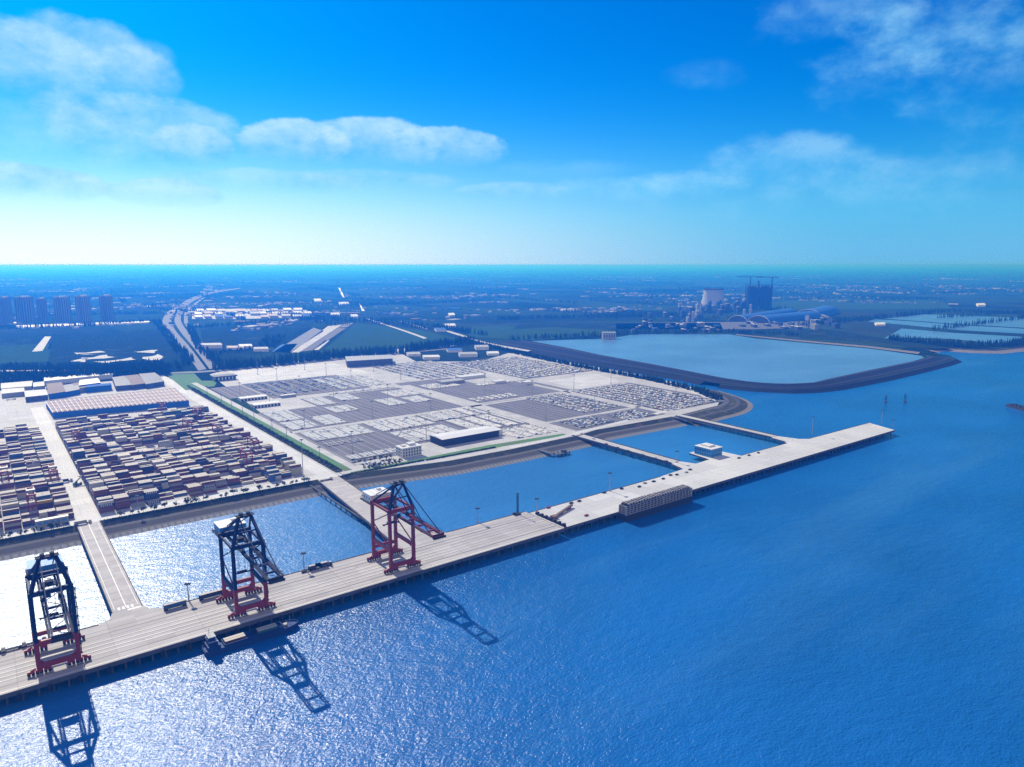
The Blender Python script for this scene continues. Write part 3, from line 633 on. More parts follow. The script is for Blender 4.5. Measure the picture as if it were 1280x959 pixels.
for i in range(24):
    x = 2.3 + i * (L_ - 4) / 24
    for j in range(4):
        y = 1.2 + j * 2.2
        mb_.box(x, y, zt, 1.4, 1.9, .9 + .8 * random.random(), 1); mb_.box(x + 1.7, y, zt, 1.4, 2.0, 1.6 + .5 * random.random(), 0)
mb_.build('roof_frames', [M['lattice'], M['hull_dark']], s)

# ------------------------------------------------------------------ things on the quay
def low_wagon(u, v, L, m, label, name='flat_trailer', z=WZ, load=True):
    s = empty(name, (u, v, z)); tag(s, label, 'trailer')
    b = MB(); b.box(0, 0, .9, L, 2.5, .35); [b.box(L * f, 0, .5, 2.2, 2.2, .4) for f in (-.4, .4)]; b.build('trailer_bed', M['dark_steel'], s)
    for f in (-.4, .4):
        for e in (-.6, .6): b = MB(); b.cyl((L * f + e, -1.2, .5), (L * f + e, 1.2, .5), .5, n=8); b.build('wheel', M['black'], s)
    if load:
        b = MB(); b.box(0, 0, 1.25, L - .6, 2.5, 2.7); [b.box(-L / 2 + .4 + k * (L - .8) / 10, 0, 1.25, .2, 2.6, 2.75) for k in range(11)]; b.build('box_body', m, s)
ua = G(182 + 23, 740 + 19, WZ); low_wagon(39.5, 49, 14, CM[3], 'long blue box trailer at the water side of the wharf, by the left causeway', load=True)
low_wagon(63, 50, 17, CM[2], 'navy box trailer parked behind the middle crane at the basin edge')
def truck(u, v, rz, cab, label, box=None, z=WZ, L=13.0):
    s = empty('container_truck', (u, v, z), rz); tag(s, label, 'truck')
    b = MB(); b.box(-1.6, 0, .9, L - 2.4, 2.3, .35); b.box(L / 2 - 1.6, 0, .6, 3.6, 2.2, .4); b.build('chassis', M['dark_steel'], s)
    b = MB(); b.box(L / 2 - 1.2, 0, .9, 2.2, 2.45, 1.3); b.box(L / 2 - 1.3, 0, 2.2, 1.9, 2.4, 1.0, taper=.88); c = b.build('cab', cab, s)
    b = MB(); b.box(L / 2 - .3, 0, 2.0, .12, 2.1, .9); b.build('windscreen', M['glass'], c)
    for x in (L / 2 - 1.4, L / 2 - 3.6, -L / 2 + 1.0, -L / 2 + 2.3): b = MB(); b.cyl((x, -1.2, .5), (x, 1.2, .5), .5, n=8); b.build('wheel', M['black'], s)
    if box is not None:
        b = MB(); b.box(-1.8, 0, 1.27, L - 3.6, 2.44, 2.55); b.build('load_box', box, s)
for i, (u, cab, bx) in enumerate(((-58, 5, 2), (-48, 5, None), (-38, 3, None))):
    truck(u, 51, 0, CM[cab], ['truck with navy load box at the basin edge, leftmost behind the left crane', 'empty white cabbed truck waiting at the basin edge behind the left crane', 'empty blue cabbed truck at the basin edge, nearest the left crane'][i], CM[bx] if bx is not None else None)
for i, (px, py) in enumerate(((385, 711), (393, 708), (401, 706))):
    p = G(px, py, WZ); truck(p.x, min(p.y, 50.5), 0, CM[[5, 3, 2][i]], '%s truck parked at the basin edge between the two right cranes' % ['white cabbed', 'blue cabbed', 'navy cabbed'][i], CM[[4, 2, 2][i]] if i else None)

def light_mast(p, h, lab, z, heads=4):
    s = empty('light_mast', (p[0], p[1], z)); tag(s, lab, 'light mast', 'tall light masts of the port')
    b = MB(); b.cyl((0, 0, 0), (0, 0, h), .48, .24, 8); b.box(0, 0, 0, 1.8, 1.8, .9); b.build('pole', M['steel'], s)
    b = MB(); b.cyl((0, 0, h - .9), (0, 0, h - .5), 1.5, n=10)
    b.build('head_frame', M['dark_steel'], s)
    b = MB()
    for k in range(6):
        a = k * math.pi / 3; b.box(math.cos(a) * 1.6, math.sin(a) * 1.6, h - 1.2, .9, .9, .6, rot=a)
    b.build('lamp_head', M['glass'], s)
# landmarks the masts are described by
LAND = [('long white roofed shed', (442, 312)), ('white office with windows', (350, 296)), ('navy warehouse', (693, 1066)), ('pale open lot pad', (890, 558)), ('two bus sheds', (308, 722)), ('gate canopy', (334, 1010)), ('grass strip end', (264, 276)), ('bridge nearest the pier tip', (778, 245)), ('first bridge', (575, 240))]
MASTS = []
def zoomed(ox, oy, k, L): return [(ox + x / k, oy + yb / k, oy + yt / k) for x, yb, yt in L]
MASTS += zoomed(250, 420, 4.129, [(38, 305, 275), (112, 352, 310), (165, 380, 340), (208, 320, 240), (220, 400, 350), (280, 440, 360), (298, 200, 130), (360, 340, 300), (373, 490, 440), (398, 235, 165), (448, 530, 490), (515, 280, 205), (540, 175, 110), (540, 475, 380), (618, 640, 580), (652, 210, 140), (690, 345, 260), (780, 220, 175), (787, 605, 490), (890, 430, 335), (897, 185, 135), (970, 340, 250), (1035, 225, 150), (1110, 160, 95), (1168, 540, 430), (1190, 380, 295), (1240, 280, 195)])
MASTS += zoomed(500, 420, 2.909, [(158, 140, 90), (298, 120, 85), (309, 240, 122), (322, 310, 270), (422, 110, 75), (455, 155, 100), (480, 220, 160), (530, 305, 235), (587, 135, 85), (632, 195, 140), (707, 280, 200), (767, 175, 125), (865, 230, 180), (1003, 220, 165)])
MASTS += [(379, 596, 549), (183 - 10, 640, 622)]
cnt = {}
rows = []
for x, yb, yt in MASTS:
    p = G(x, yb, LZ); h = max(16, min(48, height_at(p, yt) - LZ))
    nm, q = min(LAND, key=lambda L: (p.x - L[1][0]) ** 2 + (p.y - L[1][1]) ** 2)
    rows.append((nm, math.hypot(p.x - q[0], p.y - q[1]), p, h))
rows.sort(key=lambda r: (r[0], r[1]))
for nm, dd, p, h in rows:
    i = cnt.get(nm, 0); cnt[nm] = i + 1
    light_mast(p, h, 'slim grey light mast, %s nearest to the %s' % ('the' if i == 0 else nth(i), nm), LZ + .1)
for (x, yb, yt, lab) in ((597, 653, 634, 'light mast at the basin edge right of the red crane'), (671, 640, 622, 'light mast at the pier edge just right of the deck step'), (762, 613.5, 590, 'light mast beside the pier edge opposite the pontoon'), (846, 578, 563, 'light mast at the foot of the first bridge'),
                         (1015, 543, 520, 'light mast at the pier edge right of the second bridge'), (1102, 529, 512, 'light mast near the far pier tip'), (236, 751, 728, 'light mast standing between the two blue trailers'), (380, 712, 690, 'light mast at the basin edge between two right cranes'), (1116, 532, 524, 'short light mast on the very tip of the pier')):
    p = G(x, yb, WZ); light_mast(p, height_at(p, yt) - WZ, lab, WZ - .3)

# dark loading tower and gear at the step of the deck
p = G(647, 643, WZ); s = empty('mooring_tower', (p.x, p.y, WZ - .3)); tag(s, 'dark slender tower standing on a plinth at the deck step', 'tower')
b = MB(); h = height_at(p, 617) - WZ
for sx in (-.6, .6):
    for sy in (-.6, .6): b.bar((sx, sy, 0), (sx, sy, h), .25)
for k in range(int(h / 2)):
    for a, c in (((-.6, -.6), (.6, -.6)), ((.6, -.6), (.6, .6)), ((.6, .6), (-.6, .6)), ((-.6, .6), (-.6, -.6))): b.bar((*a, k * 2), (*c, k * 2 + 2), .15)
b.box(0, 0, h, 2, 2, .4); b.build('lattice_mast', M['dark_steel'], s)
b = MB(); b.box(-1, 0, 0, 7, 4, 1.6); b.box(-3.4, 0, 1.6, 2, 2, 1.2); b.build('plinth', M['hull_dark'], s)
s = empty('loading_gangway', (345, 23, WZ - .3)); tag(s, 'rusty brown gangway gear lying across the deck step', 'gangway')
b = MB(); b.box(-4, 0, 0, 2.2, 40, 1.5); [b.box(-4, -18 + k * 6, 1.5, 3, 2.2, 1.2) for k in range(7)]; b.build('step_barrier', M['dark_steel'], s)
b = MB(); b.bar((2, 2, 1.2), (34, 14, 2.4), 2.2, 1.6); b.box(2, 2, 0, 5, 5, 2.6); b.box(14, 6.5, 0, 2, 2, 1.8); b.box(30, 12.5, 0, 2, 2, 2.0); b.build('walkway_arm', M['roof_brown'], s)

# blue office on the pier
def windows(b, x0, x1, y, n, z, w_, h_, axis='x', d=.12):
    for k in range(n):
        c = x0 + (k + .5) * (x1 - x0) / n
        if axis == 'x': b.box(c, y, z, w_, d, h_)
        else: b.box(y, c, z, d, w_, h_)
s = empty('pier_office', (634, 78, WZ - .3)); tag(s, 'pale blue two storey office on the pier between the bridges', 'building')
b = MB(); b.box(0, 0, 0, 21, 24, 9.6); ob = b.build('wall', M['office_blue'], s)
b = MB(); b.box(0, 0, 9.61, 21.8, 24.8, .45); b.box(1, 2, 10.06, 11, 13, 1.6); b.build('roof', M['roof_white'], s)
for z in (1.6, 5.8):
    for sy in (-1, 1):
        for k in range(7): b = MB(); b.box(-9 + k * 3.0, sy * 12.05, z, 1.2, .16, 1.5); b.build('window', M['glass'], s)
    for k in range(7): b = MB(); b.box(-10.55, -9.9 + k * 3.3, z, .16, 1.3, 1.5); b.build('window', M['glass'], s)

# ------------------------------------------------------------------ container yard
def rtg(p, lab):
    s = empty('yard_gantry_crane', (p.x, p.y, LZ + .1)); tag(s, lab, 'gantry crane', 'red gantry cranes over the container rows')
    for sy in (-11.8, 11.8):
        b = MB()
        for sx in (-3.6, 3.6): b.bar((sx, sy, 1.6), (sx * .75, sy, 21), .9, 1.1)
        b.bar((-5.4, sy, 1.8), (5.4, sy, 1.8), 1.0, 1.2); b.bar((-2.8, sy, 13), (3.3, sy, 3), .45); b.bar((2.8, sy, 13), (-3.3, sy, 3), .45); b.bar((-3, sy, 13), (3, sy, 13), .6)
        fr = b.build('side_frame', M['crane_red'], s)
        for sx in (-3.8, 3.8):
            for e in (-.95, .95): b = MB(); b.cyl((sx + e, sy - .4, .8), (sx + e, sy + .4, .8), .8, n=9); b.build('wheel', M['black'], fr)
    b = MB(); [b.bar((x, -13, 21.6), (x, 13, 21.6), 1.0, 1.7) for x in (-2.8, 2.8)]; [b.bar((-3, y, 21.6), (3, y, 21.6), .9, 1.3) for y in (-12.6, 12.6)]; b.build('girder', M['crane_red'], s)
    b = MB(); b.box(0, -3, 22.5, 6.8, 4.6, 1.8); b.build('trolley', M['steel'], s)
    b = MB(); b.box(0, -6.4, 18.2, 2.2, 2.4, 2.4); b.build('operator_cab', M['house_white'], s)
    b = MB(); b.box(0, -3, 15.2, 12.1, 1.2, .6); [b.bar((x, -3, 15.8), (x, -3, 22.4), .12) for x in (-2, 2)]; b.build('spreader', M['dark_steel'], s)
    b = MB(); b.box(4.9, 11.8, 2.4, 1.4, 4, 2.2); b.build('generator', M['steel'], s)
BLOCKS = []; NLEFT = 12; LEFT_END = 6.0
v = 286.0
while v < 712: BLOCKS.append(v); v += 25.4
occupied = []
rt_px = [(8, 612, 'at the left frame edge'), (70, 614, 'left of the green reach stacker'), (42, 645, 'over the seafront block left of the road'), (95, 557, 'over a middle block right of the road'),
         (202, 521, 'left of a pair near the pinkish warehouse'), (248, 530, 'right of a pair near the pinkish warehouse'), (234, 545, 'in the middle of the far blocks'), (274, 553, 'beside the long pale stack near the tree strip'), (316, 570, 'farther of two close by the tree strip'), (312, 590, 'nearer of two close by the tree strip')]
for px, py, lab in rt_px:
    p = G(px, py, LZ); k = min(range(len(BLOCKS)), key=lambda i: abs(BLOCKS[i] + 8 - p.y)); p.y = BLOCKS[k] + 7.0; p.x = min(p.x, LEFT_END - 6) if p.x < 14 else max(34, min(p.x, 220))
    rtg(p, 'red gantry crane on tyres, ' + lab)
boxes = []
def colour(x, y):
    return random.choices(range(10), [23, 18, 14, 7, 13, 9, 9, 2, .6, 12])[0]
prng = random.Random(5)
for bi, v0 in enumerate(BLOCKS):
    for side, u0, nb in (('right', 31.6, 15), ('left', LEFT_END - 6.2 - 12.9 * (NLEFT - 1), NLEFT)):
        for i in range(nb):
            u = u0 + i * 12.9
            if side == 'left' and (u < -60 - (v0 - 286) * .06 - 12 and u < -75): 
                if u < -150: continue
            if side == 'right' and v0 > 690 and False: continue
            empty_bay = prng.random() < (0.10 if bi < 2 else .03)
            bayh = prng.choice([3, 4, 4, 5, 5]) if bi != 0 else prng.choice([3, 3, 4])
            if prng.random() < .35 and i: bayh = lasth
            lasth = bayh
            if side == 'right' and bi == 0 and i in (4, 5, 10, 11, 13): bayh = 1
            baycol = colour(u, v0); runs = {}
            cut = prng.choice([1, 2, 2, 3, 3, 4, 6]); low = bayh - prng.choice([1, 1, 2, 3])
            for r in range(6):
                if bi == 0 and side == 'right' and i == 14 and r < 3: continue
                h = 0 if empty_bay and r < 4 else max(0, min(5, (low if r < cut else bayh) + prng.choice([0, 0, 0, 0, 0, -1, 1])))
                vv = v0 + r * 2.75
                ftype = prng.random() < .16
                for k in range(h):
                    c = runs.setdefault(r // 2, baycol) if prng.random() < .5 else colour(u, vv)
                    if ftype:
                        for e in (-3.15, 3.15): boxes.append((u + e, vv, LZ + .05 + k * 2.62, 6.06, colour(u, vv) if e > 0 else c, side, bi, i, r, k, k == h - 1, e > 0))
                    else: boxes.append((u + prng.uniform(-.12, .12), vv, LZ + .05 + k * 2.62, 12.19, c, side, bi, i, r, k, k == h - 1, False))
for j, u in enumerate((60, 96, 132, 170, 205)):     # loose single boxes along the seafront apron
    pass
# show largest: exposed boxes nearest the camera
tops = {}
for q in boxes: tops[(q[5], q[6], q[7], q[8])] = max(tops.get((q[5], q[6], q[7], q[8]), 0), q[9] + 1)
def exposed(q):
    front = 0 if q[8] == 0 else tops.get((q[5], q[6], q[7], q[8] - 1), 0)
    return q[10] or q[9] >= front
cand = [q for q in boxes if exposed(q)]
def infront(q):
    w_ = Vector((q[0], q[1], q[2])) - CAM; d = w_.dot(FW); x = 640 + 880 * w_.dot(RT) / d
    return -12 < x < 1290, d * (1.0 if q[10] else 1.12) * (1.45 if q[3] < 7 else 1.0)
cand = sorted((q for q in cand if infront(q)[0]), key=lambda q: infront(q)[1])[:294]
single = set(id(q) for q in cand)
def box_mesh(L):
    b = MB(); b.box(0, 0, .06, L - .1, 2.36, 2.48)
    for sx in (-1, 1):
        for sy in (-1, 1): b.box(sx * (L / 2 - .09), sy * 1.13, 0, .18, .18, 2.6)
        b.bar((-L / 2, sx * 1.16, 2.55), (L / 2, sx * 1.16, 2.55), .12, .12)
    for k in (-.9, -.3, .3, .9): b.bar((L / 2 - .02, k, .2), (L / 2 - .02, k, 2.4), .07)
    return b
LEV = ['ground', 'second', 'third', 'fourth', 'fifth', 'sixth']
meshes = {}
for q in cand:
    key = (q[3], q[4])
    if key not in meshes:
        o = box_mesh(q[3]).build('shipping_container', CM[q[4]]); meshes[key] = o.data
    else:
        o = bpy.data.objects.new('shipping_container', meshes[key]); COL.objects.link(o)
    o.location = q[:3]
    bay = q[7] if q[5] == 'right' else NLEFT - 1 - q[7]
    half = ('' if q[3] > 7 else 'right half of ' if q[11] else 'left half of ')
    lab = '%s container, %s tier, %s row, %s block, %s%s bay %s of road' % (CC[q[4]][0], LEV[q[9]], nth(q[8]), 'front' if q[6] == 0 else nth(q[6]), half, nth(bay), q[5])
    tag(o, lab, 'container', 'stacked containers in the yard')
    if q[6] == 0 and q[4] in (2, 3) and q[3] > 7 and q[8] < 3:
        if 'marks' not in meshes:
            mk = MB()
            for rr in range(2):
                for kk in range(6): mk.box(-4.2 + kk * 1.65, -1.2, .75 + rr * .9, .85, .06, .5)
            mo = mk.build('marking', M['paint'], o); meshes['marks'] = mo.data
        else:
            mo = bpy.data.objects.new('marking', meshes['marks']); COL.objects.link(mo); mo.parent = o
b = MB()
for q in boxes:
    if id(q) in single: continue
    b.box(q[0], q[1], q[2], q[3] - .1, 2.42, 2.56, q[4], bottom=False)
tag(b.build('stacked_containers', CM), 'far rows of stacked containers filling the yard', 'containers', None, 'stuff')

# reach stacker, tank and trucks beside the yard road
s = empty('reach_stacker', (*G(97, 607, LZ)[:2], LZ + .1), R(35)); tag(s, 'teal green reach stacker standing on the yard road', 'reach stacker')
b = MB(); b.box(0, 0, .9, 8, 3.4, 1.6); b.box(-3, 0, 2.5, 2, 3.2, 1); b.build('body', CM[7], s)
b = MB(); b.box(-.4, 1.0, 2.5, 1.9, 1.5, 1.9); b.build('cab', M['glass'], s)
b = MB(); b.bar((-3.4, 0, 3.6), (6.5, 0, 8.5), .9, 1.0); b.build('lifting_arm', CM[7], s)
b = MB(); b.box(6.6, 0, 6.6, 1.0, 10, .7); b.bar((6.6, 0, 7.2), (6.5, 0, 8.6), .6); b.build('spreader', M['dark_steel'], s)
for x in (-2.8, 2.8):
    for sy in (-1, 1): b = MB(); b.cyl((x, sy * 1.1, .9), (x, sy * 1.9, .9), .9, n=10); b.build('wheel', M['black'], s)
for (x, y, rz, c, bx, lab) in ((82, 603, 0, 5, 2, 'truck with navy load box parked beside the green reach stacker'), (14, 500, 0, 5, None, 'empty white truck far up the left block of the yard'), (63, 607.5, 0, 3, None, 'blue cabbed empty truck left of the reach stacker'), (104, 655.5, 0, 5, 4, 'truck with grey load box crossing the yard road mouth'),
                               (370, 590, 80, 5, 5, 'white truck near the right end of the seafront road'), (341, 583, 0, 5, 4, 'truck with grey load box on the right end apron'), (356, 587, 0, 5, None, 'empty white truck parked on the right end apron'), (300, 605, 0, 8, 8, 'yellow truck and box parked before the container rows'), (408, 601, 0, 5, None, 'white lorry at the end of the tree strip'), (50, 475, 90, 0, None, 'red cabbed truck at the far end of the yard road'), (56, 479, 90, 8, None, 'yellow cabbed truck at the far end of the yard road'), (59, 487, 90, 5, None, 'white cabbed truck beside the pink roofed warehouse corner')):
    p = G(x, y, LZ); truck(p.x, p.y, R(rz), CM[c], lab, CM[bx] if bx is not None else None, LZ + .1)
s = empty('site_office', (*G(66, 657, LZ)[:2], LZ + .1)); s.location.y += 2; tag(s, 'pale blue cabin block with square windows at the seafront road', 'building')
b = MB(); b.box(0, 0, 0, 24, 5, 6); b.build('wall', CM[4], s)
b = MB(); b.box(0, 0, 6, 24.4, 5.4, .3); b.build('roof', M['roof_white'], s)
for k in range(5):
    b = MB(); b.box(-9.2 + k * 4.6, -2.55, 2.6, 2.6, .14, 2.2); b.build('window', M['house_blue'], s)

# ------------------------------------------------------------------ parked cars
CARM = [M['car_white'], M['car_silver'], M['car_black'], M['car_blue'], M['car_red']]
CARN = ['white', 'silver', 'black', 'blue', 'red']
cars = []                                           # u, v, colour, turned, lot, row, place
def fill(lot, u0, u1, v0, v1, weights, density=.98, du=5.1, dv=2.42, skip_rows=(3, 1.5), wob=.06):
    r = 0; u = u0 + 2.8
    while u < u1 - 2:
        n = 0; v = v0 + 1.4
        run = 1.0
        while v < v1 - 1:
            if random.random() < density: cars.append((u + random.uniform(-wob, wob), v, random.choices(range(5), weights)[0], 0, lot, r, n))
            v += dv; n += 1
        u += du; r += 1
        if skip_rows and r % skip_rows[0] == 0: u += skip_rows[1]
WHT = (92, 5, 2, 1, 0); MIX = (18, 42, 26, 10, 3); DRK = (16, 22, 42, 18, 2)
fill('front strip beside the white office', 283, 366, 310, 330, WHT)
fill('lot left of the long white shed', 380, 465, 338, 404, WHT); fill('double row', 286, 338, 386, 404, WHT, dv=6.0)
fill('', 284, 370, 420, 477, WHT); fill('', 378, 461, 417, 480, WHT); fill('', 466, 522, 428, 482, WHT)
fill('', 480, 566, 342, 424, WHT, .93, skip_rows=(4, 6)); fill('lot right of the long white shed', 500, 568, 276, 332, WHT, .8, skip_rows=(2, 5.5)); fill('', 470, 566, 428, 490, WHT, .93, skip_rows=(3, 5))
fill('', 285, 327, 560, 640, WHT); fill('', 283, 326, 498, 556, WHT); fill('', 331, 369, 501, 565, WHT); fill('', 377, 417, 571, 621, WHT); fill('', 377, 415, 640, 710, WHT); fill('', 425, 463, 654, 712, WHT)
fill('', 511, 571, 632, 692, WHT); fill('', 468, 504, 571, 630, WHT); fill('', 514, 551, 569, 622, WHT)
fill('', 430, 560, 722, 738, WHT); fill('', 345, 535, 775, 925, MIX, .72, skip_rows=(2, 9), dv=3.1); fill('', 470, 570, 760, 900, WHT, .8, skip_rows=(3, 7))
fill('dark car lot by the first bridge', 606, 676, 271, 319, DRK, .97); fill('second dark car lot right of the first bridge', 695, 760, 266, 314, DRK, .95)
fill('', 790, 936, 276, 496, MIX, .9, skip_rows=(2, 5.5)); fill('', 680, 762, 345, 488, MIX, .85, skip_rows=(2, 5)); fill('', 600, 690, 515, 545, WHT, .7, skip_rows=(2, 5))
fill('', 812, 998, 655, 935, MIX, .86, skip_rows=(2, 6)); fill('', 640, 800, 770, 1000, MIX, .7, skip_rows=(2, 8)); fill('', 600, 672, 664, 712, WHT, .9); fill('', 690, 800, 640, 655, WHT, .9)
for k in range(20): cars.append((286 + (k % 10) * 4.2, 272 + (k // 10) * 14, random.randrange(4), 1, 'hedged garden', k // 10, k % 10))
def dist(c): return (Vector((c[0], c[1], LZ)) - CAM).dot(FW)
def seen(c):
    w_ = Vector((c[0], c[1], LZ)) - CAM; return abs(w_.dot(RT) / w_.dot(FW)) < .74
cars.sort(key=dist)
def car_mesh(ci):
    b = MB(); b.box(0, 0, .38, 4.6, 1.86, .55, 0); b.box(-.2, 0, .93, 2.9, 1.74, .5, 0, taper=.72, top=0); b.box(-.2, 0, 1.02, 2.96, 1.5, .3, 1, taper=.84)
    for x in (-1.45, 1.45):
        for y in (-.85, .85): b.cyl((x, y - .12, .34), (x, y + .12, .34), .34, n=8, mi=2)
    b.box(2.2, 0, .62, .3, 1.5, .18, 1)
    return b
carmesh = {}
def put_car(u, v, z, ci, rz, label, group):
    if ci not in carmesh:
        o = car_mesh(ci).build('parked_car', [CARM[ci], M['glass'], M['black']]); carmesh[ci] = o.data
    else: o = bpy.data.objects.new('parked_car', carmesh[ci]); COL.objects.link(o)
    o.location = (u, v, z); o.rotation_euler = (0, 0, rz); tag(o, label, 'car', group)
quay_cars = [(568, 'back'), (587, ''), (601, '')]
qc = 0
for px, py, ci in ((684, 634, 4), (709, 637, 4), (733, 644.5, 4), (724, 626.5, 2), (714, 629, 2), (755, 616, 2), (777, 611, 2), (799, 608.5, 2), (806, 604, 1), (817, 602, 2), (829, 598.5, 2), (838, 594, 2), (846, 593.5, 2), (858, 590.5, 1), (862, 587, 2),
                   (758, 555.5, 2), (772, 560, 2), (785, 564, 2), (803, 568.5, 1), (819, 573, 1), (742, 549, 1), (833, 577, 2), (913, 570, 2), (925, 566.5, 2), (935, 563, 2)):
    p = G(px, py, WZ)
    if qc >= 22: p.y = min(p.y, 45.0)
    elif qc < 15: p.y = min(p.y, 49.0 if p.x < 700 else 45.0)
    put_car(p.x, p.y, WZ - .3 if p.y < 80 else WZ - .1, ci, R(90) if 80 < p.y < 250 else R(random.choice((0, 8, 172))), '%s car %s' % (CARN[ci], '%s along the pier from the deck step' % nth(qc) if qc < 15 else '%s on the first bridge from its shore end' % nth(qc - 15) if qc < 22 else '%s at the pier edge right of the blue office' % nth(qc - 22)), 'cars on the pier'); qc += 1
single = [c for c in cars if seen(c)][:270]
ids = set(id(c) for c in single)
for c in single:
    put_car(c[0], c[1], LZ + .14, c[2], R(90) * c[3], '%s car, %s place of %s row, %s' % (CARN[c[2]], nth(c[6]), nth(c[5]), c[4] or 'middle lots'), 'cars parked in the front lots')
b = MB()
for c in cars:
    if id(c) in ids: continue
    b.box(c[0], c[1], LZ + .3, 4.7, 1.95, .6, c[2], bottom=False); b.box(c[0] - .2, c[1], LZ + .9, 2.9, 1.76, .5, c[2], bottom=False, taper=.68)
tag(b.build('parked_cars', CARM + [M['glass']]), 'thousands of parked export cars filling the far lots', 'cars', None, 'stuff')

# ------------------------------------------------------------------ trees
def crown_mesh(n, rx, rz_, cz, leaf, seed):
    g = random.Random(seed); b = MB()
    clumps = [(g.gauss(0, rx * .45), g.gauss(0, rx * .45), cz + g.gauss(0, rz_ * .42), g.uniform(.32, .6) * rx) for _ in range(9)]
    for _ in range(n):
        x, y, z, r = g.choice(clumps)
        d = Vector((g.gauss(0, 1), g.gauss(0, 1), g.gauss(0, 1))).normalized() * r * g.uniform(.6, 1.05)
        c = Vector((x, y, z)) + d
        e = Vector((g.gauss(0, 1), g.gauss(0, 1), g.gauss(0, .6))).normalized() * leaf; f = d.cross(e).normalized() * leaf * .8
        b.add([tuple(c - e), tuple(c + f), tuple(c + e), tuple(c - f)], [(0, 1, 2, 3)])
    return b
def trunk_mesh(h, r):
    b = MB(); b.cyl((0, 0, -.3), (0, 0, h), r, r * .5, 6)
    for a in range(4): b.cyl((0, 0, h * .6), (math.cos(a * 1.6) * h * .35, math.sin(a * 1.6) * h * .35, h * 1.15), r * .4, r * .15, 5)
    return b
protos = []
for k in range(4):
    s = empty('shade_tree', (0, 0, 0)); crown_mesh(170, 2.9, 2.4, 4.6, .62, k).build('crown', M['leaf'], s); trunk_mesh(3.2, .22).build('trunk', M['bark'], s); protos.append(s)
used = [0] * 4
def tree(u, v, z, sc, label, group, k=None):
    k = random.randrange(4) if k is None else k
    o = protos[k] if not used[k] else copy_tree(protos[k]); used[k] = 1
    o.location = (u, v, z); o.scale = (sc, sc, sc * random.uniform(.9, 1.15)); o.rotation_euler = (0, 0, random.uniform(0, 6.28)); tag(o, label, 'tree', group)
for i in range(72):
    v = 282 + i * 9.4
    tree(251.6 + random.uniform(-.5, .5), v, LZ, random.uniform(.6, .85), 'dark round tree in the strip along the yard road, %s from the seafront end' % nth(i), 'trees in the strip between yard and lots')
sp = [(u, 263.5) for u in list(range(40, 120, 9)) + [96, 99, 102, 126, 131, 138, 147, 151, 163, 172, 181, 188, 196, 201, 209, 214]]; sp.sort()
for i, (u, v) in enumerate(sp): tree(u, v + random.uniform(-1, 1), LZ, random.uniform(.55, .95), 'small dark tree on the bank top between the causeways, %s from the left' % nth(i), 'trees on the bank top')
for i in range(11): tree(-2 - i * 5.6 + random.uniform(-1, 1), 264 + random.uniform(-1, 1), LZ, random.uniform(.55, .9), 'small dark tree on the bank top left of the left causeway, %s from the causeway' % nth(i), 'trees on the bank top')
for i in range(16): tree(279 + (i % 8) * 6.4, 268 + (i // 8) * 24 + random.uniform(-2, 2), LZ + .1, random.uniform(.5, .8), 'garden tree beside the white office, %s in the %s garden row' % (nth(i % 8), ['seaward', 'inland'][i // 8]), 'garden trees')
hb_ = MB()
g = random.Random(3)
for _ in range(2200):
    x = g.uniform(0, 98); y = g.gauss(0, .9); z = abs(g.gauss(.9, .5))
    e = Vector((g.gauss(0, 1), g.gauss(0, 1), g.gauss(0, .6))).normalized() * .6; f = e.cross(Vector((g.gauss(0, 1), g.gauss(0, 1), g.gauss(0, 1)))).normalized() * .5; c = Vector((x, y, z))
    hb_.add([tuple(c - e), tuple(c + f), tuple(c + e), tuple(c - f)], [(0, 1, 2, 3)])
h0 = hb_.build('hedge', M['leaf'])
for i, (u, v, rz, sx, lab) in enumerate(((26, 259.5, 0, .86, 'dark clipped hedge at the bank top right of the left causeway'), (116, 259.5, 0, 1.0, 'dark hedge on the bank top, middle stretch between the causeways'), (-96, 259.5, 0, 1.0, 'dark hedge on the bank top left of the left causeway'), (252, 259.8, 0, 1.0, 'green hedge on the bank top right of the second causeway'), (352, 258.5, -.015, 1.0, 'hedge on the bank top before the long white shed'), (257.0, 280, math.pi / 2, 2.0, 'long dark hedge beside the green strip, seaward half'), (257.0, 490, math.pi / 2, 2.0, 'long dark hedge beside the green strip, inland half'))):
    o = h0 if i == 0 else h0.copy()
    if i: COL.objects.link(o)
    o.location = (u, v, LZ); o.rotation_euler = (0, 0, rz); o.scale = (sx, .8, .8); tag(o, lab, 'hedge', 'clipped hedges')
def wood(b, p, h, wd, g):
    """one far tree of a wood: ragged stacked leaf rings on a stem"""
    x, y = p; b.cyl((x, y, LZ - .5), (x, y, LZ + h * .4), wd * .07, wd * .05, 3, 1)
    for k in range(5):
        t = k / 4; rr = wd * (.5 - .33 * t) * g.uniform(.75, 1.2); a0 = g.uniform(0, 6.28); z = LZ + h * (.22 + .2 * k)
        vs = [(x + math.cos(a0 + i * 1.2566) * rr * g.uniform(.6, 1.2), y + math.sin(a0 + i * 1.2566) * rr * g.uniform(.6, 1.2), z - h * .1 * g.random()) for i in range(5)] + [(x + g.uniform(-1, 1), y + g.uniform(-1, 1), z + h * .24)]
        b.add(vs, [(i, (i + 1) % 5, 5) for i in range(5)], 0)
g = random.Random(9)
b = MB()
def belt(pts, width, n, h0, h1, jitter=0):
    L = resample([(p[0], p[1], 0) for p in pts], 80)
    for _ in range(n):
        i = g.randrange(79); q = L[i].lerp(L[i + 1], g.random()); t = (L[i + 1] - L[i]).normalized()
        o = g.uniform(-width / 2, width / 2); wood(b, (q.x - t.y * o, q.y + t.x * o), g.uniform(h0, h1), g.uniform(4.5, 8), g)
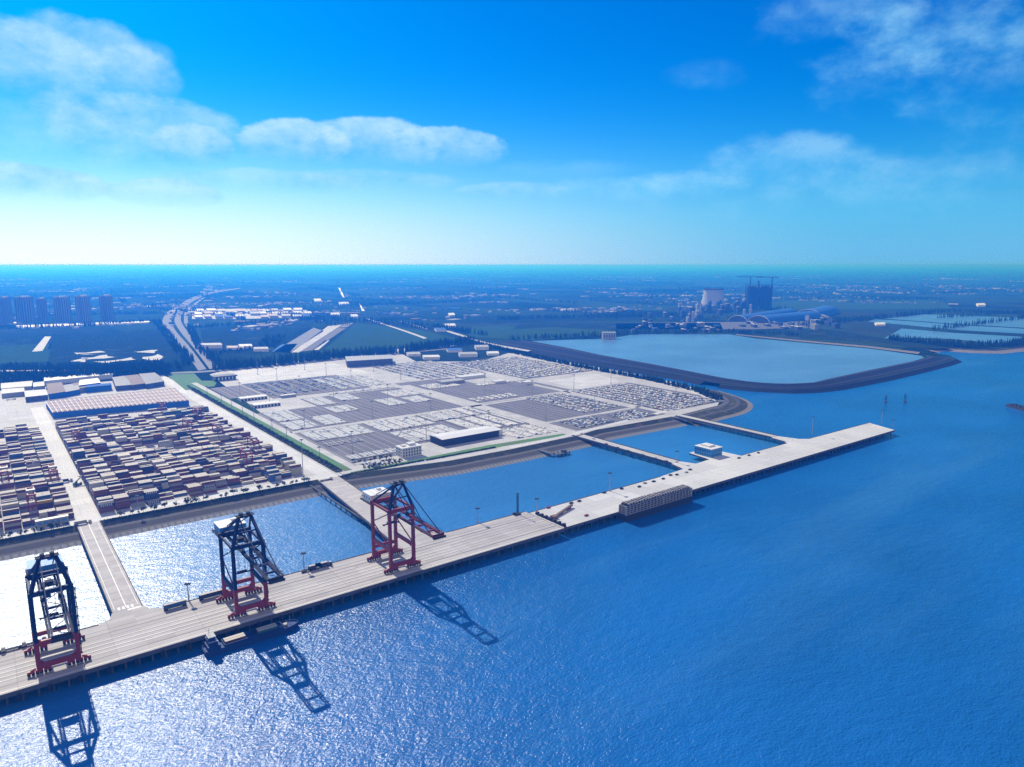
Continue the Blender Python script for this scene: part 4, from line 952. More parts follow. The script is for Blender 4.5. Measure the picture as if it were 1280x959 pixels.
belt(GP([(-60, 482), (60, 476.5), (140, 471), (212, 467)]), 46, 900, 13, 22)
belt(GP([(0, 460), (60, 461), (130, 460), (205, 455)]), 60, 420, 6, 11)
belt(GP([(268, 463), (330, 458), (420, 448), (500, 441.5), (588, 429)]), 34, 800, 12, 22)
belt(GP([(212, 467), (236, 452), (218, 432), (196, 404)]), 26, 300, 9, 16); belt(GP([(272, 455), (250, 437), (236, 408)]), 22, 220, 9, 15)
belt(GP([(590, 428), (640, 441), (725, 459), (812, 475), (872, 489), (898, 500)]), 16, 750, 4, 9)
belt(GP([(1110, 425), (1165, 430), (1200, 434), (1262, 433), (1290, 428)]), 34, 480, 8, 18)
belt(GP([(640, 425), (720, 421), (800, 417), (900, 415), (1000, 420)]), 60, 420, 7, 14)
belt(GP([(440, 400), (540, 408), (610, 420)]), 26, 200, 8, 16); belt(GP([(0, 412), (110, 408), (200, 402)]), 40, 260, 8, 16); belt(GP([(0, 396), (200, 392)]), 80, 260, 8, 16)
belt(GP([(1000, 408), (1060, 402), (1120, 396), (1180, 390), (1290, 394)]), 60, 420, 10, 20)
belt(GP([(620, 400), (700, 398), (800, 396)]), 50, 260, 9, 18); belt(GP([(240, 410), (360, 402), (420, 396)]), 60, 260, 7, 14); belt(GP([(250, 445), (330, 436), (345, 420)]), 60, 220, 5, 11)
for _ in range(70):                                   # hedgerows and shelter belts of the plain
    d = g.uniform(2700, 9000); a = g.uniform(-.8, .8); c = CAM + FH * d + RT * d * a
    th = g.choice((0, math.pi / 2)) + g.uniform(-.25, .25); L_ = g.uniform(150, 700)
    belt([(c.x - math.cos(th) * L_, c.y - math.sin(th) * L_), (c.x + math.cos(th) * L_, c.y + math.sin(th) * L_)], g.choice((14, 30, 90)), int(L_ * .28), 9, 19)
tag(b.build('woods', [M['leaf_dark'], M['bark']]), 'shelter belts and woods behind the port and across the plain', 'woods', None, 'stuff')

# ------------------------------------------------------------------ buildings of the port
def shed(name, poly_px, h, wall, roof, label, ridge=0.0, z=LZ, cat='shed', group=None, doors=0, world=None):
    """low building over the four corners given (front left, front right, back right, back left)"""
    P = [Vector((p[0], p[1], 0)) for p in (world or GP(poly_px, z))]
    c = sum(P, Vector()) / 4; s = empty(name, (c.x, c.y, z)); tag(s, label, cat, group)
    Q = [p - c for p in P]
    b = MB(); b.prism([(q.x, q.y) for q in Q], 0, h); wl = b.build('wall', wall, s)
    b = MB(); e = [q * 1.015 for q in Q]
    if ridge:
        m0 = (e[0] + e[3]) / 2; m1 = (e[1] + e[2]) / 2
        vs = [(q.x, q.y, h) for q in e] + [(m0.x, m0.y, h + ridge), (m1.x, m1.y, h + ridge)]
        b.add(vs, [(0, 1, 5, 4), (2, 3, 4, 5), (1, 2, 5), (3, 0, 4), (3, 2, 1, 0)])
    else: b.prism([(q.x, q.y) for q in e], h + .01, h + .5)
    b.build('roof', roof, s)
    for k in range(doors):
        p = Q[0].lerp(Q[1], (k + .5) / doors); t = (Q[1] - Q[0]).normalized(); n = Vector((t.y, -t.x, 0)) * .12; w2 = (Q[1] - Q[0]).length / doors * .30
        b = MB(); b.bar(tuple(p - t * w2 + n + Vector((0, 0, h * .4))), tuple(p + t * w2 + n + Vector((0, 0, h * .4))), .3, h * .7); b.build('door', M['dark_steel'], s)
    return s
shed('long_shed', None, 9, M['dark_steel'], M['roof_white'], 'long shed with white roof and dark front, in the front car lots', ridge=1.2, world=[(400, 300), (487, 300), (487, 330), (400, 330)], doors=6)
shed('shed_annex', None, 7, M['wall_white'], M['roof_white'], 'small white annex at the right end of the long white shed', world=[(488, 306), (497, 306), (497, 328), (488, 328)])
s = empty('office_building', (348, 292, LZ)); tag(s, 'white three storey office with rows of dark windows beside the garden', 'building')
b = MB(); b.box(0, 0, 0, 26, 16, 11); b.build('wall', M['wall_white'], s)
b = MB(); b.box(0, 0, 11, 27, 17, .6); b.box(4, 2, 11.6, 9, 8, 2.6); b.box(-7, 1, 11.6, 5, 5, 1.6); b.build('roof', M['roof_white'], s)
for z in (1.2, 4.6, 8.0):
    for k in range(7): b = MB(); b.box(-10.8 + k * 3.6, -8.05, z, 1.7, .16, 2.0); b.build('window', M['glass'], s)
    for k in range(4): b = MB(); b.box(-13.05, -5.4 + k * 3.6, z, .16, 1.7, 2.0); b.build('window', M['glass'], s)
shed('guard_house', None, 4, M['wall_white'], M['roof_white'], 'small white house inside the hedged garden', ridge=1.4, world=[(290, 270), (300, 270), (300, 278), (290, 278)])
shed('navy_warehouse', [(434, 459.5), (491, 456), (489, 451), (432, 453.5)], 14, M['roof_navy'], M['roof_grey'], 'large navy walled warehouse with pale flat roof behind the pale pad')
for i, w_ in enumerate(([(288, 752), (332, 752), (332, 770), (288, 770)], [(288, 682), (330, 682), (330, 700), (288, 700)])):
    shed('bus_shed', None, 5, M['wall_white'], M['roof_white'], ['low white shed with long roof, farther of the pair by the tree strip road', 'low white shed with long roof, nearer of the pair by the tree strip road'][i], ridge=.8, world=w_, doors=8, group='pair of white sheds')
shed('low_shelter', None, 4, M['wall_grey'], M['roof_white'], 'thin white roofed shelter right of the pair of sheds', world=[(352, 742), (378, 742), (378, 750), (352, 750)])
shed('low_shelter', None, 4, M['wall_white'], M['roof_white'], 'white roofed office in the middle car lots', world=[(728, 640), (752, 640), (752, 656), (728, 656)])
shed('low_shelter', None, 5, M['wall_grey'], M['roof_grey'], 'pale grey wash shed in the middle car lots', world=[(640, 690), (690, 690), (690, 712), (640, 712)])
shed('low_shelter', None, 5, M['wall_white'], M['roof_white'], 'long white shed between the middle lots and far lots', world=[(700, 720), (760, 720), (760, 740), (700, 740)])
shed('low_shelter', None, 5, M['wall_white'], M['roof_white'], 'white office beside the pale open lot pad', world=[(765, 595), (782, 595), (782, 610), (765, 610)])
s = empty('gate_canopy', (330, 1004, LZ)); tag(s, 'dark entrance canopy on columns across the gate road', 'gate')
b = MB(); b.box(0, 0, 7, 44, 26, 2.2); b.build('canopy', M['roof_navy'], s)
for k in range(7): b = MB(); b.box(-19.8 + k * 6.6, 0, 0, 1.2, 18, 7); b.build('column', M['wall_grey'], s)
# buildings north of the container yard
s = empty('ribbed_warehouse', (0, 0, LZ)); tag(s, 'huge warehouse with pinkish ribbed roof behind the container rows', 'warehouse')
c4 = [G(x, y, 16) for x, y in ((66, 515.5), (236, 500.5), (220, 486), (57, 502))]
b = MB(); b.prism([(p.x, p.y) for p in c4], 0, 9); b.build('wall', M['roof_blue'], s)
b = MB(); NBAY = 30
for i in range(NBAY):
    a0, a1 = i / NBAY, (i + 1) / NBAY
    p00 = c4[0].lerp(c4[1], a0); p10 = c4[0].lerp(c4[1], a1); p01 = c4[3].lerp(c4[2], a0); p11 = c4[3].lerp(c4[2], a1)
    pm0 = p00.lerp(p10, .5); pm1 = p01.lerp(p11, .5)
    b.add([(p00.x, p00.y, 9), (p10.x, p10.y, 9), (p11.x, p11.y, 9), (p01.x, p01.y, 9), (pm0.x, pm0.y, 10.8), (pm1.x, pm1.y, 10.8)], [(0, 4, 5, 3), (4, 1, 2, 5), (0, 1, 4), (2, 3, 5)])
rf = b.build('roof', M['roof_pink'], s)
b = MB()
for i in range(NBAY + 1):
    p0_ = c4[0].lerp(c4[1], i / NBAY); p1_ = c4[3].lerp(c4[2], i / NBAY); b.bar((p0_.x, p0_.y, 9.3), (p1_.x, p1_.y, 9.3), .9, .8)
for f in (0, .25, .5, .75, 1):
    p0_ = c4[0].lerp(c4[3], f); p1_ = c4[1].lerp(c4[2], f); b.bar((p0_.x, p0_.y, 10.9), (p1_.x, p1_.y, 10.9), .8, .6)
b.build('roof_rib', M['roof_white'], rf)
def z2(pts): return [(x / 3.996, 440 + y / 3.996) for x, y in pts]
for nm, pts, h, wl, rfm, lab, rg in (
    ('long_roof', [(225, 168), (565, 133), (560, 118), (225, 148)], 9, M['wall_white'], M['roof_white'], 'very long cream roofed shed against the tree belt', 1),
    ('brown_shed', [(245, 240), (330, 226), (310, 178), (235, 186)], 10, M['roof_blue'], M['roof_brown'], 'brown roofed shed at the left end behind the ribbed warehouse', 2),
    ('brown_shed', [(318, 228), (400, 212), (385, 180), (318, 190)], 9, M['roof_blue'], M['roof_navy'], 'blue grey roofed shed second behind the ribbed warehouse', 2),
    ('brown_shed', [(370, 210), (440, 200), (420, 172), (368, 180)], 9, M['wall_grey'], M['roof_brown'], 'brown roofed shed beside the white roofed hall', 2),
    ('white_hall', [(398, 200), (505, 185), (490, 162), (402, 172)], 12, M['roof_blue'], M['roof_white'], 'white roofed hall with blue wall behind the ribbed warehouse', 1.5),
    ('blue_hall', [(430, 205), (560, 192), (555, 182), (440, 192)], 10, M['roof_blue'], M['roof_blue'], 'blue hall in front of the white roofed hall', 1),
    ('navy_shed', [(580, 195), (660, 188), (622, 142), (562, 150)], 9, M['roof_navy'], M['roof_navy'], 'navy shed with brown neighbours, leftmost of the dark trio near the corner', 2),
    ('navy_shed', [(660, 190), (730, 180), (690, 135), (625, 142)], 9, M['roof_navy'], M['roof_brown'], 'dark brown shed, middle of the dark trio near the corner', 2),
    ('navy_shed', [(730, 185), (822, 170), (775, 125), (695, 132)], 9, M['roof_navy'], M['roof_navy'], 'navy shed, rightmost of the dark trio near the corner', 2),
    ('pale_shed', [(8, 205), (160, 192), (165, 165), (8, 178)], 8, M['wall_grey'], M['roof_grey'], 'pale open shed at the far left of the yard, near the tree belt', 1),
    ('pale_shed', [(10, 232), (125, 220), (122, 200), (12, 208)], 8, M['wall_grey'], M['roof_grey'], 'grey shed at the far left of the yard, nearer than the pale one', 1),
    ('pale_shed', [(130, 252), (242, 240), (228, 212), (124, 220)], 9, M['roof_navy'], M['roof_grey'], 'grey roofed shed at the head of the yard road', 1),
    ('pale_shed', [(168, 196), (225, 190), (222, 168), (168, 174)], 8, M['wall_grey'], M['roof_grey'], 'small grey shed beside the brown roofed sheds', 1),
    ('pale_shed', [(0, 160), (60, 152), (58, 142), (0, 150)], 7, M['wall_white'], M['roof_white'], 'white shed against the tree belt at the left frame edge', 1)):
    shed(nm, z2(pts), h, wl, rfm, lab, ridge=rg)

# ------------------------------------------------------------------ the plain behind the port
def field(name, pts, m, z): return pave(name, GP(pts), z, m)
field('scrub_field', [(0, 470), (200, 460), (225, 440), (200, 412), (0, 418)], M['scrub'], LZ + .3)
field('green_field', [(0, 455), (60, 452), (64, 430), (0, 432)], M['field_a'], LZ + .5)
field('green_field', [(60, 437), (205, 432), (200, 414), (66, 419)], M['field_b'], LZ + .5)
field('green_field', [(400, 441), (470, 436), (590, 427), (520, 412), (445, 404)], M['field_a'], LZ + .4)
field('green_field', [(585, 421), (664, 425.5), (760, 418), (770, 408), (590, 408)], M['field_a'], LZ + .4)
field('green_field', [(575, 404), (820, 400), (825, 392), (585, 395)], M['field_b'], LZ + .4)
field('scrub_field', [(255, 440), (330, 438), (360, 420), (400, 402), (250, 408)], M['scrub'], LZ + .3)
field('green_field', [(960, 388), (1190, 386), (1175, 374), (960, 372)], M['field_a'], LZ + .5)
field('scrub_field', [(500, 441), (580, 431), (640, 440), (600, 452), (520, 452)], M['scrub'], LZ + .15)
field('scrub_field', [(1000, 423), (1100, 428), (1150, 436), (1190, 436), (1110, 424), (1040, 412), (1000, 412)], M['scrub'], LZ + .3)
for pts in ([(93, 442), (128, 439.5), (130, 442), (96, 444)], [(100, 448), (135, 444), (145, 447), (105, 451)], [(120, 453), (165, 447), (172, 450), (130, 454)], [(168, 440), (195, 437.5), (194, 441), (170, 441)], [(178, 447), (200, 443), (203, 449), (182, 451)], [(88, 451), (108, 449), (104, 452), (92, 453)]):
    b = MB(); L_ = [tuple(p)[:2] for p in smooth_line([(x, y, 0) for x, y in GP([(px + random.uniform(-4, 4), py + random.uniform(-.9, .9)) for a_, c_ in zip(pts, pts[1:] + pts[:1]) for px, py in [(a_[0] + (c_[0] - a_[0]) * f, a_[1] + (c_[1] - a_[1]) * f) for f in (0, .33, .66)]])], 2)]; b.sheet(L_, LZ + .7); structure(b, 'pale_bare_ground', M['concrete'])
field('paved_yard', [(40, 440), (53, 439), (64, 421), (56, 421)], M['concrete'], LZ + .7)
for k, (pts, m) in enumerate(([([(342, 440), (362, 441), (405, 414), (392, 410)]), M['far_road']], [[(364, 441), (374, 441), (428, 406), (410, 408)], M['concrete']], [[(376, 440), (392, 438), (442, 404), (432, 404)], M['asphalt_plain']], [[(391, 438), (398, 438), (412, 426), (406, 426)], M['concrete']], [[(340, 440), (352, 431), (372, 430), (362, 441)], M['roof_blue']], [[(240, 399), (300, 399), (380, 397), (384, 388), (300, 386), (240, 388)], M['concrete']], [[(250, 444), (330, 442), (320, 434), (260, 436)], M['scrub']], [[(640, 412), (690, 409), (820, 416), (905, 414), (900, 404), (800, 404), (650, 405)], M['scrub']], [[(770, 412), (940, 412), (1010, 410), (1010, 402), (770, 404)], M['asphalt_plain']])):
    field('paved_yard', pts, m, LZ + .8)
# trunk road: two carriageways, slip roads, and the road running off into the distance
def roadway(name, a, c, m, z=LZ + 1.0, n=5):
    A = smooth_line([(x, y, 0) for x, y in GP(a)], n); C_ = smooth_line([(x, y, 0) for x, y in GP(c)], n)
    b = MB(); b.strip([[(p.x, p.y, z) for p in A], [(p.x, p.y, z) for p in C_]]); structure(b, name, m)
roadway('trunk_road', [(248, 464), (222, 428), (205, 407), (204, 398), (212, 388), (222, 383)], [(258, 462), (237, 434), (219, 413), (214, 400), (219, 389), (226, 383)], M['far_road'])
roadway('trunk_road', [(262, 462), (241, 434), (224, 413), (218, 400), (223, 389), (229, 383)], [(273, 460), (251, 434), (233, 413), (226, 400), (229, 390), (233, 384)], M['far_road'])
roadway('slip_road', [(232, 441), (211, 422), (201, 407)], [(235, 441), (216, 424), (203, 407)], M['far_road']); roadway('slip_road', [(262, 443), (246, 424), (231, 406)], [(266, 443), (249, 424), (234, 406)], M['far_road'])
roadway('distant_road', [(222, 383.5), (238, 373), (262, 365.5), (300, 360)], [(231, 384.5), (245, 375), (266, 367), (300, 361)], M['asphalt_plain'])
roadway('distant_road', [(230, 405), (232, 388), (245, 378), (256, 371)], [(235, 405), (236, 389), (247, 379), (257, 371.8)], M['far_road'])
roadway('field_road', [(458, 399), (500, 413), (530, 424)], [(460, 398.6), (504, 412.6), (534, 423)], M['road']); roadway('field_road', [(500, 402.5), (520, 408), (532, 412)], [(500, 401.6), (524, 408), (536, 412)], M['far_road'])
roadway('field_road', [(450, 380), (456, 389)], [(449, 379.6), (452.4, 389)], M['paint']); roadway('field_road', [(425, 360), (431, 372)], [(423, 360), (428, 372)], M['paint'])
roadway('field_road', [(585, 424), (612, 431.5), (660, 440)], [(586, 422.8), (618, 430.5), (664, 438.6)], M['concrete']); roadway('canal_road', [(555, 414), (580, 422)], [(558, 413), (585, 421)], M['road'])
roadway('shore_road', [(0, 463.5), (120, 463), (205, 466)], [(0, 465), (120, 464.2), (205, 467.5)], M['road'])
roadway('north_road', [(205, 468), (270, 465), (420, 450.6), (560, 437)], [(205, 466.5), (270, 463), (420, 449), (560, 435.6)], M['far_road'])
shed('long_viaduct', [(22, 411.5), (186, 404.5), (186, 402.8), (22, 408.6)], 5, M['wall_white'], M['roof_white'], 'very long low white building before the apartment towers', cat='building')
# apartment towers
tw = [(-3, 372.0, 404, 14), (9, 371.5, 406, 13), (33, 371, 405, 22), (54, 373, 404, 10), (80, 371, 404, 19), (106, 370, 404, 17), (135, 369.5, 402, 15)]
for i, (x, yt, yb, wpx) in enumerate(tw):
    p = G(x, yb, LZ); d = (p - CAM).dot(FW); wd = wpx / 880 * d; h = height_at(p, yt) - LZ
    s = empty('apartment_tower', (p.x, p.y, LZ), HEAD - math.pi / 2); tag(s, 'hazy blue apartment tower, %s from the left' % nth(i), 'tower block', 'row of apartment towers')
    b = MB(); n = 3 if wpx > 12 else 2
    for k in range(n): b.box((k - (n - 1) / 2) * wd / n, (k % 2) * 4, 0, wd / n * .86, 18, h * (1 - .02 * (k % 2)))
    b.box(0, 4, 0, wd * .9, 10, h - 3); b.build('wall', M['wall_tower'], s)
    b = MB()
    for k in range(n):
        for q in (-.25, .25): b.box((k - (n - 1) / 2 + q * .8) * wd / n, (k % 2) * 4 - 9.0, 3, wd / n * .2, .5, h - 8)
    b.build('window', M['glass'], s)
    b = MB(); b.box(0, 4, h - 2.9, wd * .3, 8, 6); b.box(wd * .2, 6, h - 2.9, 5, 5, 8); b.build('roof_housing', M['wall_white'], s)
# factory sheds in the industrial estate
fac = []
for i in range(11):
    x = 243 + i * 13.2 + (i > 4) * 3
    for j in range(3):
        yb = 399 - j * 4.0 - (i > 6) * .6
        if (i + j) % 7 == 5: continue
        fac.append((x + random.uniform(-2, 2) + j * 1.0, yb, random.uniform(8, 11.5)))
cols = [('white', M['roof_white']), ('pinkish', M['roof_pink']), ('blue', M['roof_blue']), ('grey', M['roof_grey']), ('white', M['roof_white'])]
for i, (x, yb, w_) in enumerate(fac):
    cn, cm = random.choice(cols)
    shed('factory_shed', [(x, yb), (x + w_, yb - .2), (x + w_ - 1.5, yb - 2.7), (x - 1.5, yb - 2.5)], random.uniform(8, 12), M['wall_grey'], cm, '%s roofed factory shed, %s in the estate right of the trunk road' % (cn, nth(i)), ridge=1.5, group='factory sheds of the estate')
for i, (x, y, w_, cm, cn) in enumerate(((252, 436, 26, 'roof_grey', 'grey'), (285, 438, 20, 'roof_pink', 'pinkish'), (300, 436.5, 16, 'roof_white', 'white'), (318, 440, 18, 'roof_grey', 'grey'), (425, 382, 12, 'roof_white', 'white'), (394, 377.5, 8, 'roof_white', 'white'), (415, 396, 10, 'roof_white', 'white'), (440, 398.5, 8, 'roof_white', 'white'), (562, 396, 7, 'wall_white', 'white'),
                                  (545, 415, 12, 'roof_blue', 'blue'), (556, 410, 14, 'wall_white', 'white'), (510, 446, 16, 'roof_grey', 'grey'), (530, 450, 20, 'roof_white', 'white'), (560, 441, 18, 'roof_blue', 'blue'), (595, 438, 16, 'roof_grey', 'grey'), (575, 447, 22, 'roof_grey', 'grey'), (610, 445, 14, 'roof_white', 'white'), (1095, 408, 12, 'roof_white', 'white'), (1280 - 58, 384, 10, 'roof_white', 'white'))):
    shed('outlying_shed', [(x, y), (x + w_, y - .4), (x + w_ - 2, y - 3), (x - 2, y - 2.6)], random.uniform(6, 10), M['wall_white'], M[cm], '%s roofed shed standing alone on the plain, %s from the left of its kind' % (cn, nth(i)), ridge=1.2, group='scattered sheds on the plain')
# water intake house on the reservoir
p = G(761, 423.5, 7.0); s = empty('intake_house', (p.x, p.y, LZ), HEAD - math.pi / 2); tag(s, 'pale square intake house standing at the reservoir edge', 'building')
b = MB(); b.box(0, 0, -.5, 40, 22, 20); b.build('wall', M['wall_grey'], s)
b = MB(); b.box(0, 0, 19.52, 42, 24, 1.2); b.build('roof', M['roof_grey'], s)
for k in range(5): b = MB(); b.box(-15 + k * 7.5, -11.05, 6, 3, .2, 8); b.build('window', M['glass'], s)
# power station
def place(name, x, y, label, cat, rz=HEAD - math.pi / 2):
    p = G(x, y, LZ); s = empty(name, (p.x, p.y, LZ), rz); tag(s, label, cat); return s, (p - CAM).dot(FW) / 880.0
s, k = place('cooling_tower', 891, 382.5, 'white cooling tower of the power station', 'cooling tower')
H_ = (382.5 - 361) * k; N_ = 40; prof_ = []
for i in range(17):
    t = i / 16; prof_.append((k * (11.4 + 4.2 * (1 - t) ** 1.7 + .5 * max(0, t - .8) * 3), t * H_))
b = MB(); vs = [(math.cos(a * 2 * math.pi / N_) * r, math.sin(a * 2 * math.pi / N_) * r, z) for r, z in prof_ for a in range(N_)]
b.add(vs, [(j * N_ + a, j * N_ + (a + 1) % N_, (j + 1) * N_ + (a + 1) % N_, (j + 1) * N_ + a) for j in range(1, 16) for a in range(N_)]); b.build('shell', M['cooling'], s, smooth=True)
b = MB(); r = prof_[-1][0] + 1.2
[b.box(math.cos(a * 2 * math.pi / N_) * r, math.sin(a * 2 * math.pi / N_) * r, H_ - 5, 2.5, r * 2 * math.pi / N_ * 1.05, 6.2, rot=a * 2 * math.pi / N_) for a in range(N_)]; b.build('rim', M['dark_steel'], s)
b = MB(); r = prof_[0][0]; [b.bar((math.cos(a * .314) * r, math.sin(a * .314) * r, 0), (math.cos((a + .5) * .314) * prof_[1][0], math.sin((a + .5) * .314) * prof_[1][0], prof_[1][1]), 1.5) for a in range(20)]; b.build('support', M['cooling'], s)
for i, (x, yb, yt, wp, lab) in enumerate(((939, 386, 357.5, 13, 'dark boiler house under the left tower crane'), (955, 386, 356.5, 14, 'dark boiler house under the right tower crane'))):
    s, k = place('boiler_house', x, yb, lab, 'building'); h = (yb - yt) * k * 1.02; wd = wp * k; dp = 45
    b = MB()
    for ix in range(4):
        for iy in range(3): b.box((ix / 3 - .5) * wd, (iy / 2 - .5) * dp, 0, 3, 3, h)
    for f in range(1, 11): b.box(0, 0, h * f / 11, wd + 3.4, dp + 3.4, 1.4)
    b.build('frame', M['plant_steel'], s)
    b = MB(); b.box(0, 0, h * .12, wd * .74, dp * .8, h * .74); b.box(wd * .05, 0, 0, wd * .5, dp * .5, h * .95); b.build('boiler', M['plant_steel'], s)
for i, (x, yt, j0, j1, lab) in enumerate(((936, 346.6, 918, 952, 'tall tower crane left of the boiler houses'), (963, 347.2, 944, 971, 'tall tower crane right of the boiler houses'))):
    s, k = place('tower_crane', x, 386.5, lab, 'crane'); h = (386.5 - yt) * k
    b = MB()
    for a in (-1.6, 1.6):
        for c in (-1.6, 1.6): b.bar((a, c, 0), (a, c, h), .9)
    for q in range(int(h / 5)): b.bar((-1.6 if q % 2 else 1.6, -1.6, q * 5), (1.6 if q % 2 else -1.6, -1.6, q * 5 + 5), .7); b.bar((-1.6, -1.6 if q % 2 else 1.6, q * 5), (-1.6, 1.6 if q % 2 else -1.6, q * 5 + 5), .7)
    b.build('mast', M['dark_steel'], s)
    b = MB(); b.bar(((j0 - x) * k, 0, h), ((j1 - x) * k, 0, h), 3, 2.6); b.bar(((j0 - x) * k, 0, h + .5), (0, 0, h + 7), .7); b.bar(((j1 - x) * k, 0, h + .5), (0, 0, h + 7), .7); b.build('jib', M['dark_steel'], s)
    b = MB(); b.box(2, 0, h - 4, 4, 4, 3.4); b.build('cab', M['dark_steel'], s)
s, k = place('chimney', 946.5, 383, 'slim chimney between the boiler houses', 'chimney'); b = MB(); b.cyl((0, 0, 0), (0, 0, 31 * k), 6, 4, 14); b.build('shaft', M['plant_steel'], s)
b = MB(); b.cyl((0, 0, 31 * k), (0, 0, 31.6 * k), 4.6, 4.6, 14); b.build('rim', M['dark_steel'], s)
def barn(x0, y0, x1, y1, rpx, label):
    """arched coal store lying between two ground points; rpx = half width in image pixels"""
    p, q = G(x0, y0, LZ), G(x1, y1, LZ); k = (p - CAM).dot(FW) / 880; d = q - p; L_ = d.length; rz = math.atan2(d.y, d.x)
    s = empty('coal_barn', (p.x, p.y, LZ), rz); tag(s, label, 'barn'); r = rpx * k; n = 18
    b = MB(); vs = [(x, -math.cos(a * math.pi / n) * r, math.sin(a * math.pi / n) * r * .62) for x in (0, L_) for a in range(n + 1)]
    b.add(vs, [(a, a + 1, n + 2 + a, n + 1 + a) for a in range(n)]); b.build('roof', M['roof_blue'], s, smooth=True)
    b = MB(); b.add(vs[:n + 1], [tuple(range(n + 1))[::-1]]); b.add(vs[n + 1:], [tuple(range(n + 1))]); b.build('gable', M['roof_navy'], s)
    b = MB(); [b.bar(vs[a], vs[a + 1], 2.4) for a in range(n)]; b.build('edge_trim', M['wall_white'], s)
barn(948, 404, 1016, 397, 15, 'nearest blue arched coal barn of the power station'); barn(922, 402, 986, 392, 12, 'left blue arched coal barn behind the nearest one'); barn(1010, 397, 1034, 391, 16, 'right blue arched coal barn, farthest of three')
g = random.Random(21); nb = 0
for (x0, x1, y0, y1, n, hm_) in ((800, 880, 396, 410, 22, 16), (848, 925, 384, 398, 26, 30), (885, 935, 376, 386, 9, 34), (925, 1010, 404, 413, 14, 10), (1008, 1050, 398, 412, 10, 16), (780, 900, 408, 416, 16, 9)):
    for _ in range(n):
        x, y = g.uniform(x0, x1), g.uniform(y0, y1); nb += 1
        s, k = place('plant_building', x, y, '%s %s building of the power station, %s from its left end' % (g.choice(('low', 'plain')), 'grey', nth(0)), 'building')
        wd, dp, h = g.uniform(2, 7) * k, g.uniform(14, 40), hm_ * g.uniform(.5, 1.3); s['_x'] = x
        b = MB(); b.box(0, 0, 0, wd, dp, h); b.box(wd * .2, 0, h, wd * .3, dp * .4, h * .25); b.build('wall', M[g.choice(('plant_steel', 'plant_steel', 'plant_steel', 'wall_tower'))], s)
        b = MB(); b.box(0, 0, h + .05, wd * 1.02, dp * 1.02, .8); b.build('roof', M[g.choice(('roof_grey', 'roof_blue', 'roof_navy', 'roof_white'))], s)
for i, o in enumerate(sorted([o for o in COL.objects if '_x' in o.keys()], key=lambda o: o['_x'])):
    o['label'] = 'grey power station block, %s from the left' % nth(i); o['group'] = 'blocks of the power station'; del o['_x']
for i, (x, y, h_) in enumerate(((1014, 410, 10), (1017, 409.6, 9), (866, 404, 14), (930, 396, 9), (938, 392, 11))):
    s, k = place('storage_silo', x, y, 'pale storage silo of the power station, %s counted from the reservoir beach' % nth(i), 'silo'); b = MB(); b.cyl((0, 0, 0), (0, 0, h_ * k), 5, 5, 12); b.build('drum', M['cooling'], s); b = MB(); b.cyl((0, 0, h_ * k), (0, 0, h_ * k + 3), 5.2, 1, 12); b.build('lid', M['roof_grey'], s)
# villages and towns across the plain, a far mass of houses
b = MB(); g = random.Random(4)
for _ in range(150):
    d = 2600 * math.exp(g.uniform(0, 1.7)); a = g.uniform(-.85, .85); c = CAM + FH * d + RT * d * a
    if c.x > 1200 and c.y < 1700: continue
    th = g.uniform(0, 3); L_ = g.uniform(60, 380)
    for _ in range(g.randrange(10, 60)):
        t = g.gauss(0, 1) * L_; o = g.gauss(0, 1) * L_ * .22; x = c.x + math.cos(th) * t - math.sin(th) * o; y = c.y + math.sin(th) * t + math.cos(th) * o
        q = Vector((x, y, 0)) - CAM
        if q.dot(FH) < 2300: continue
        sz = g.uniform(.7, 1.5) * (1 if g.random() < .9 else 3)
        b.box(x, y, LZ - .5, 14 * sz, 9 * sz, g.uniform(4, 9), g.choice((0, 0, 1, 1, 2, 3, 4)), rot=th, bottom=False)
tag(b.build('distant_houses', [M['wall_grey'], M['roof_grey'], M['roof_blue'], M['roof_brown'], M['wall_white']]), 'far villages and farm houses scattered over the plain', 'houses', None, 'stuff')

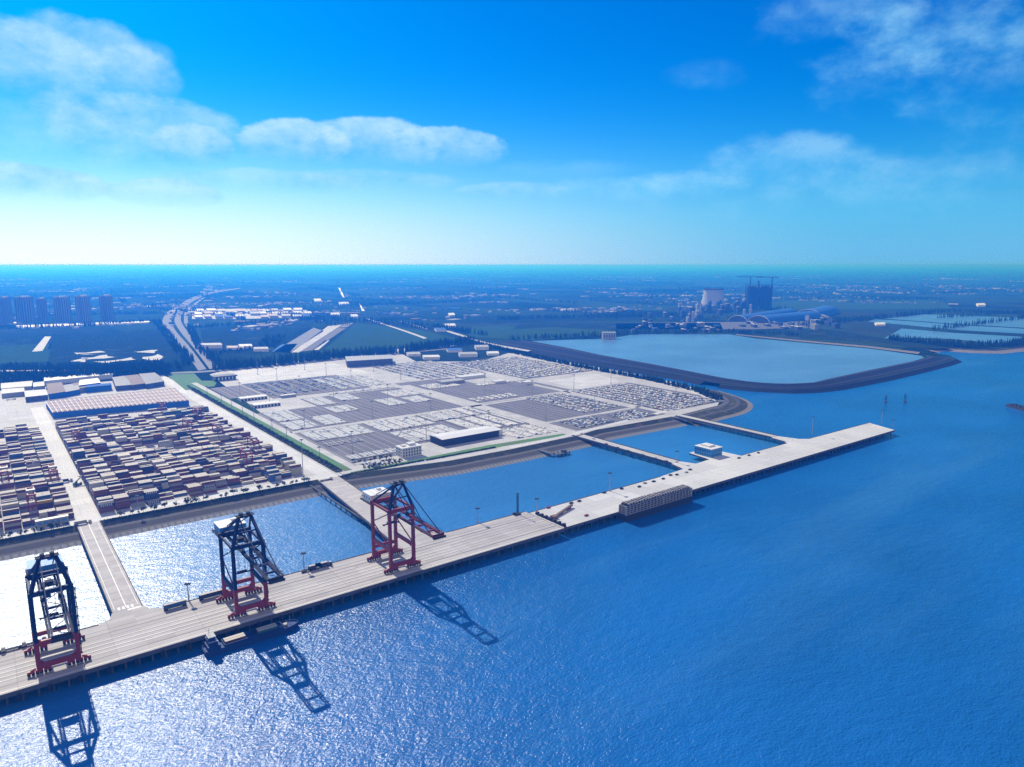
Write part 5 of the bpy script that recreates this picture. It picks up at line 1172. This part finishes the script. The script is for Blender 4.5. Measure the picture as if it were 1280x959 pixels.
# ------------------------------------------------------------------ on the sea
for x, y, yt, lab in ((1107, 503, 493, 'left channel beacon on a stone base off the pier tip'), (1131, 503, 491, 'right channel beacon on a stone base off the pier tip')):
    p = G(x, y, 0); s = empty('channel_beacon', (p.x, p.y, 0)); tag(s, lab, 'beacon', 'pair of channel beacons'); h = height_at(p, yt)
    b = MB(); b.cyl((0, 0, -1), (0, 0, 2.6), 2.6, 2.2, 10); b.build('base', M['quay_side'], s)
    b = MB(); [b.bar((a, c, 2.6), (a * .3, c * .3, h * .8), .35) for a in (-1.5, 1.5) for c in (-1.5, 1.5)]; b.box(0, 0, h * .45, 2.4, 2.4, .3); b.cyl((0, 0, h * .8), (0, 0, h), .22, n=6); b.build('tower', M['dark_steel'], s)
    b = MB(); b.cyl((0, 0, h * .74), (0, 0, h * .9), .8, .6, 8); b.build('lantern', M['crane_red'], s)
p = G(1259, 507, 0); q = G(1320, 524, 0); d = q - p
s = empty('moored_hulk', (p.x, p.y, 0), math.atan2(d.y, d.x)); tag(s, 'dark low barge lying at the right edge of the sea', 'ship')
b = MB(); L_ = d.length; pts = [(0, 0), (6, -7), (L_, -7), (L_, 7), (6, 7)]; b.prism(pts, -1, 3.4); b.build('hull', M['hull_dark'], s)
b = MB(); [b.box(14 + k * 9, 0, 3.4, 6, 11, 2.2) for k in range(int(L_ / 9) - 1)]; b.build('cargo', M['hull_dark'], s)
p = G(702, 567, 2); s = empty('landing_stage', (p.x, p.y, 0)); tag(s, 'small dark landing stage on the bank left of the first bridge', 'jetty')
b = MB(); b.box(0, 0, 2.4, 22, 9, .7); b.box(-14, 14, 3.4, 7, 26, .7); b.build('platform', M['quay_side'], s)
for k in range(4): b = MB(); [b.cyl((-9 + k * 6, y, -2), (-9 + k * 6, y, 4.4), .45, n=6) for y in (-4, 4)]; b.build('pile', M['dark_steel'], s)
b = MB(); b.box(4, 0, 3.1, 5, 4, 3); b.build('hut', M['roof_navy'], s)

# ------------------------------------------------------------------ the air
HAZE = 120000.0
b = MB(); b.box(0, 0, -1.0, 2 * HAZE, 2 * HAZE, 241.0)
hm = bpy.data.materials.new('air'); hm.use_nodes = True; t = NT(hm.node_tree); t.n.clear()
o_ = t.new('ShaderNodeOutputMaterial'); pv = t.new('ShaderNodeVolumePrincipled'); t.l.new(pv.outputs[0], o_.inputs['Volume'])
pv.inputs['Color'].default_value = (0.016, 0.21, 1.0, 1); pv.inputs['Density'].default_value = 2.6e-4; pv.inputs['Anisotropy'].default_value = 0.38
pv.inputs['Absorption Color'].default_value = (0.88, 0.87, 1.0, 1)
tag(b.build('haze', hm), kind='stuff')
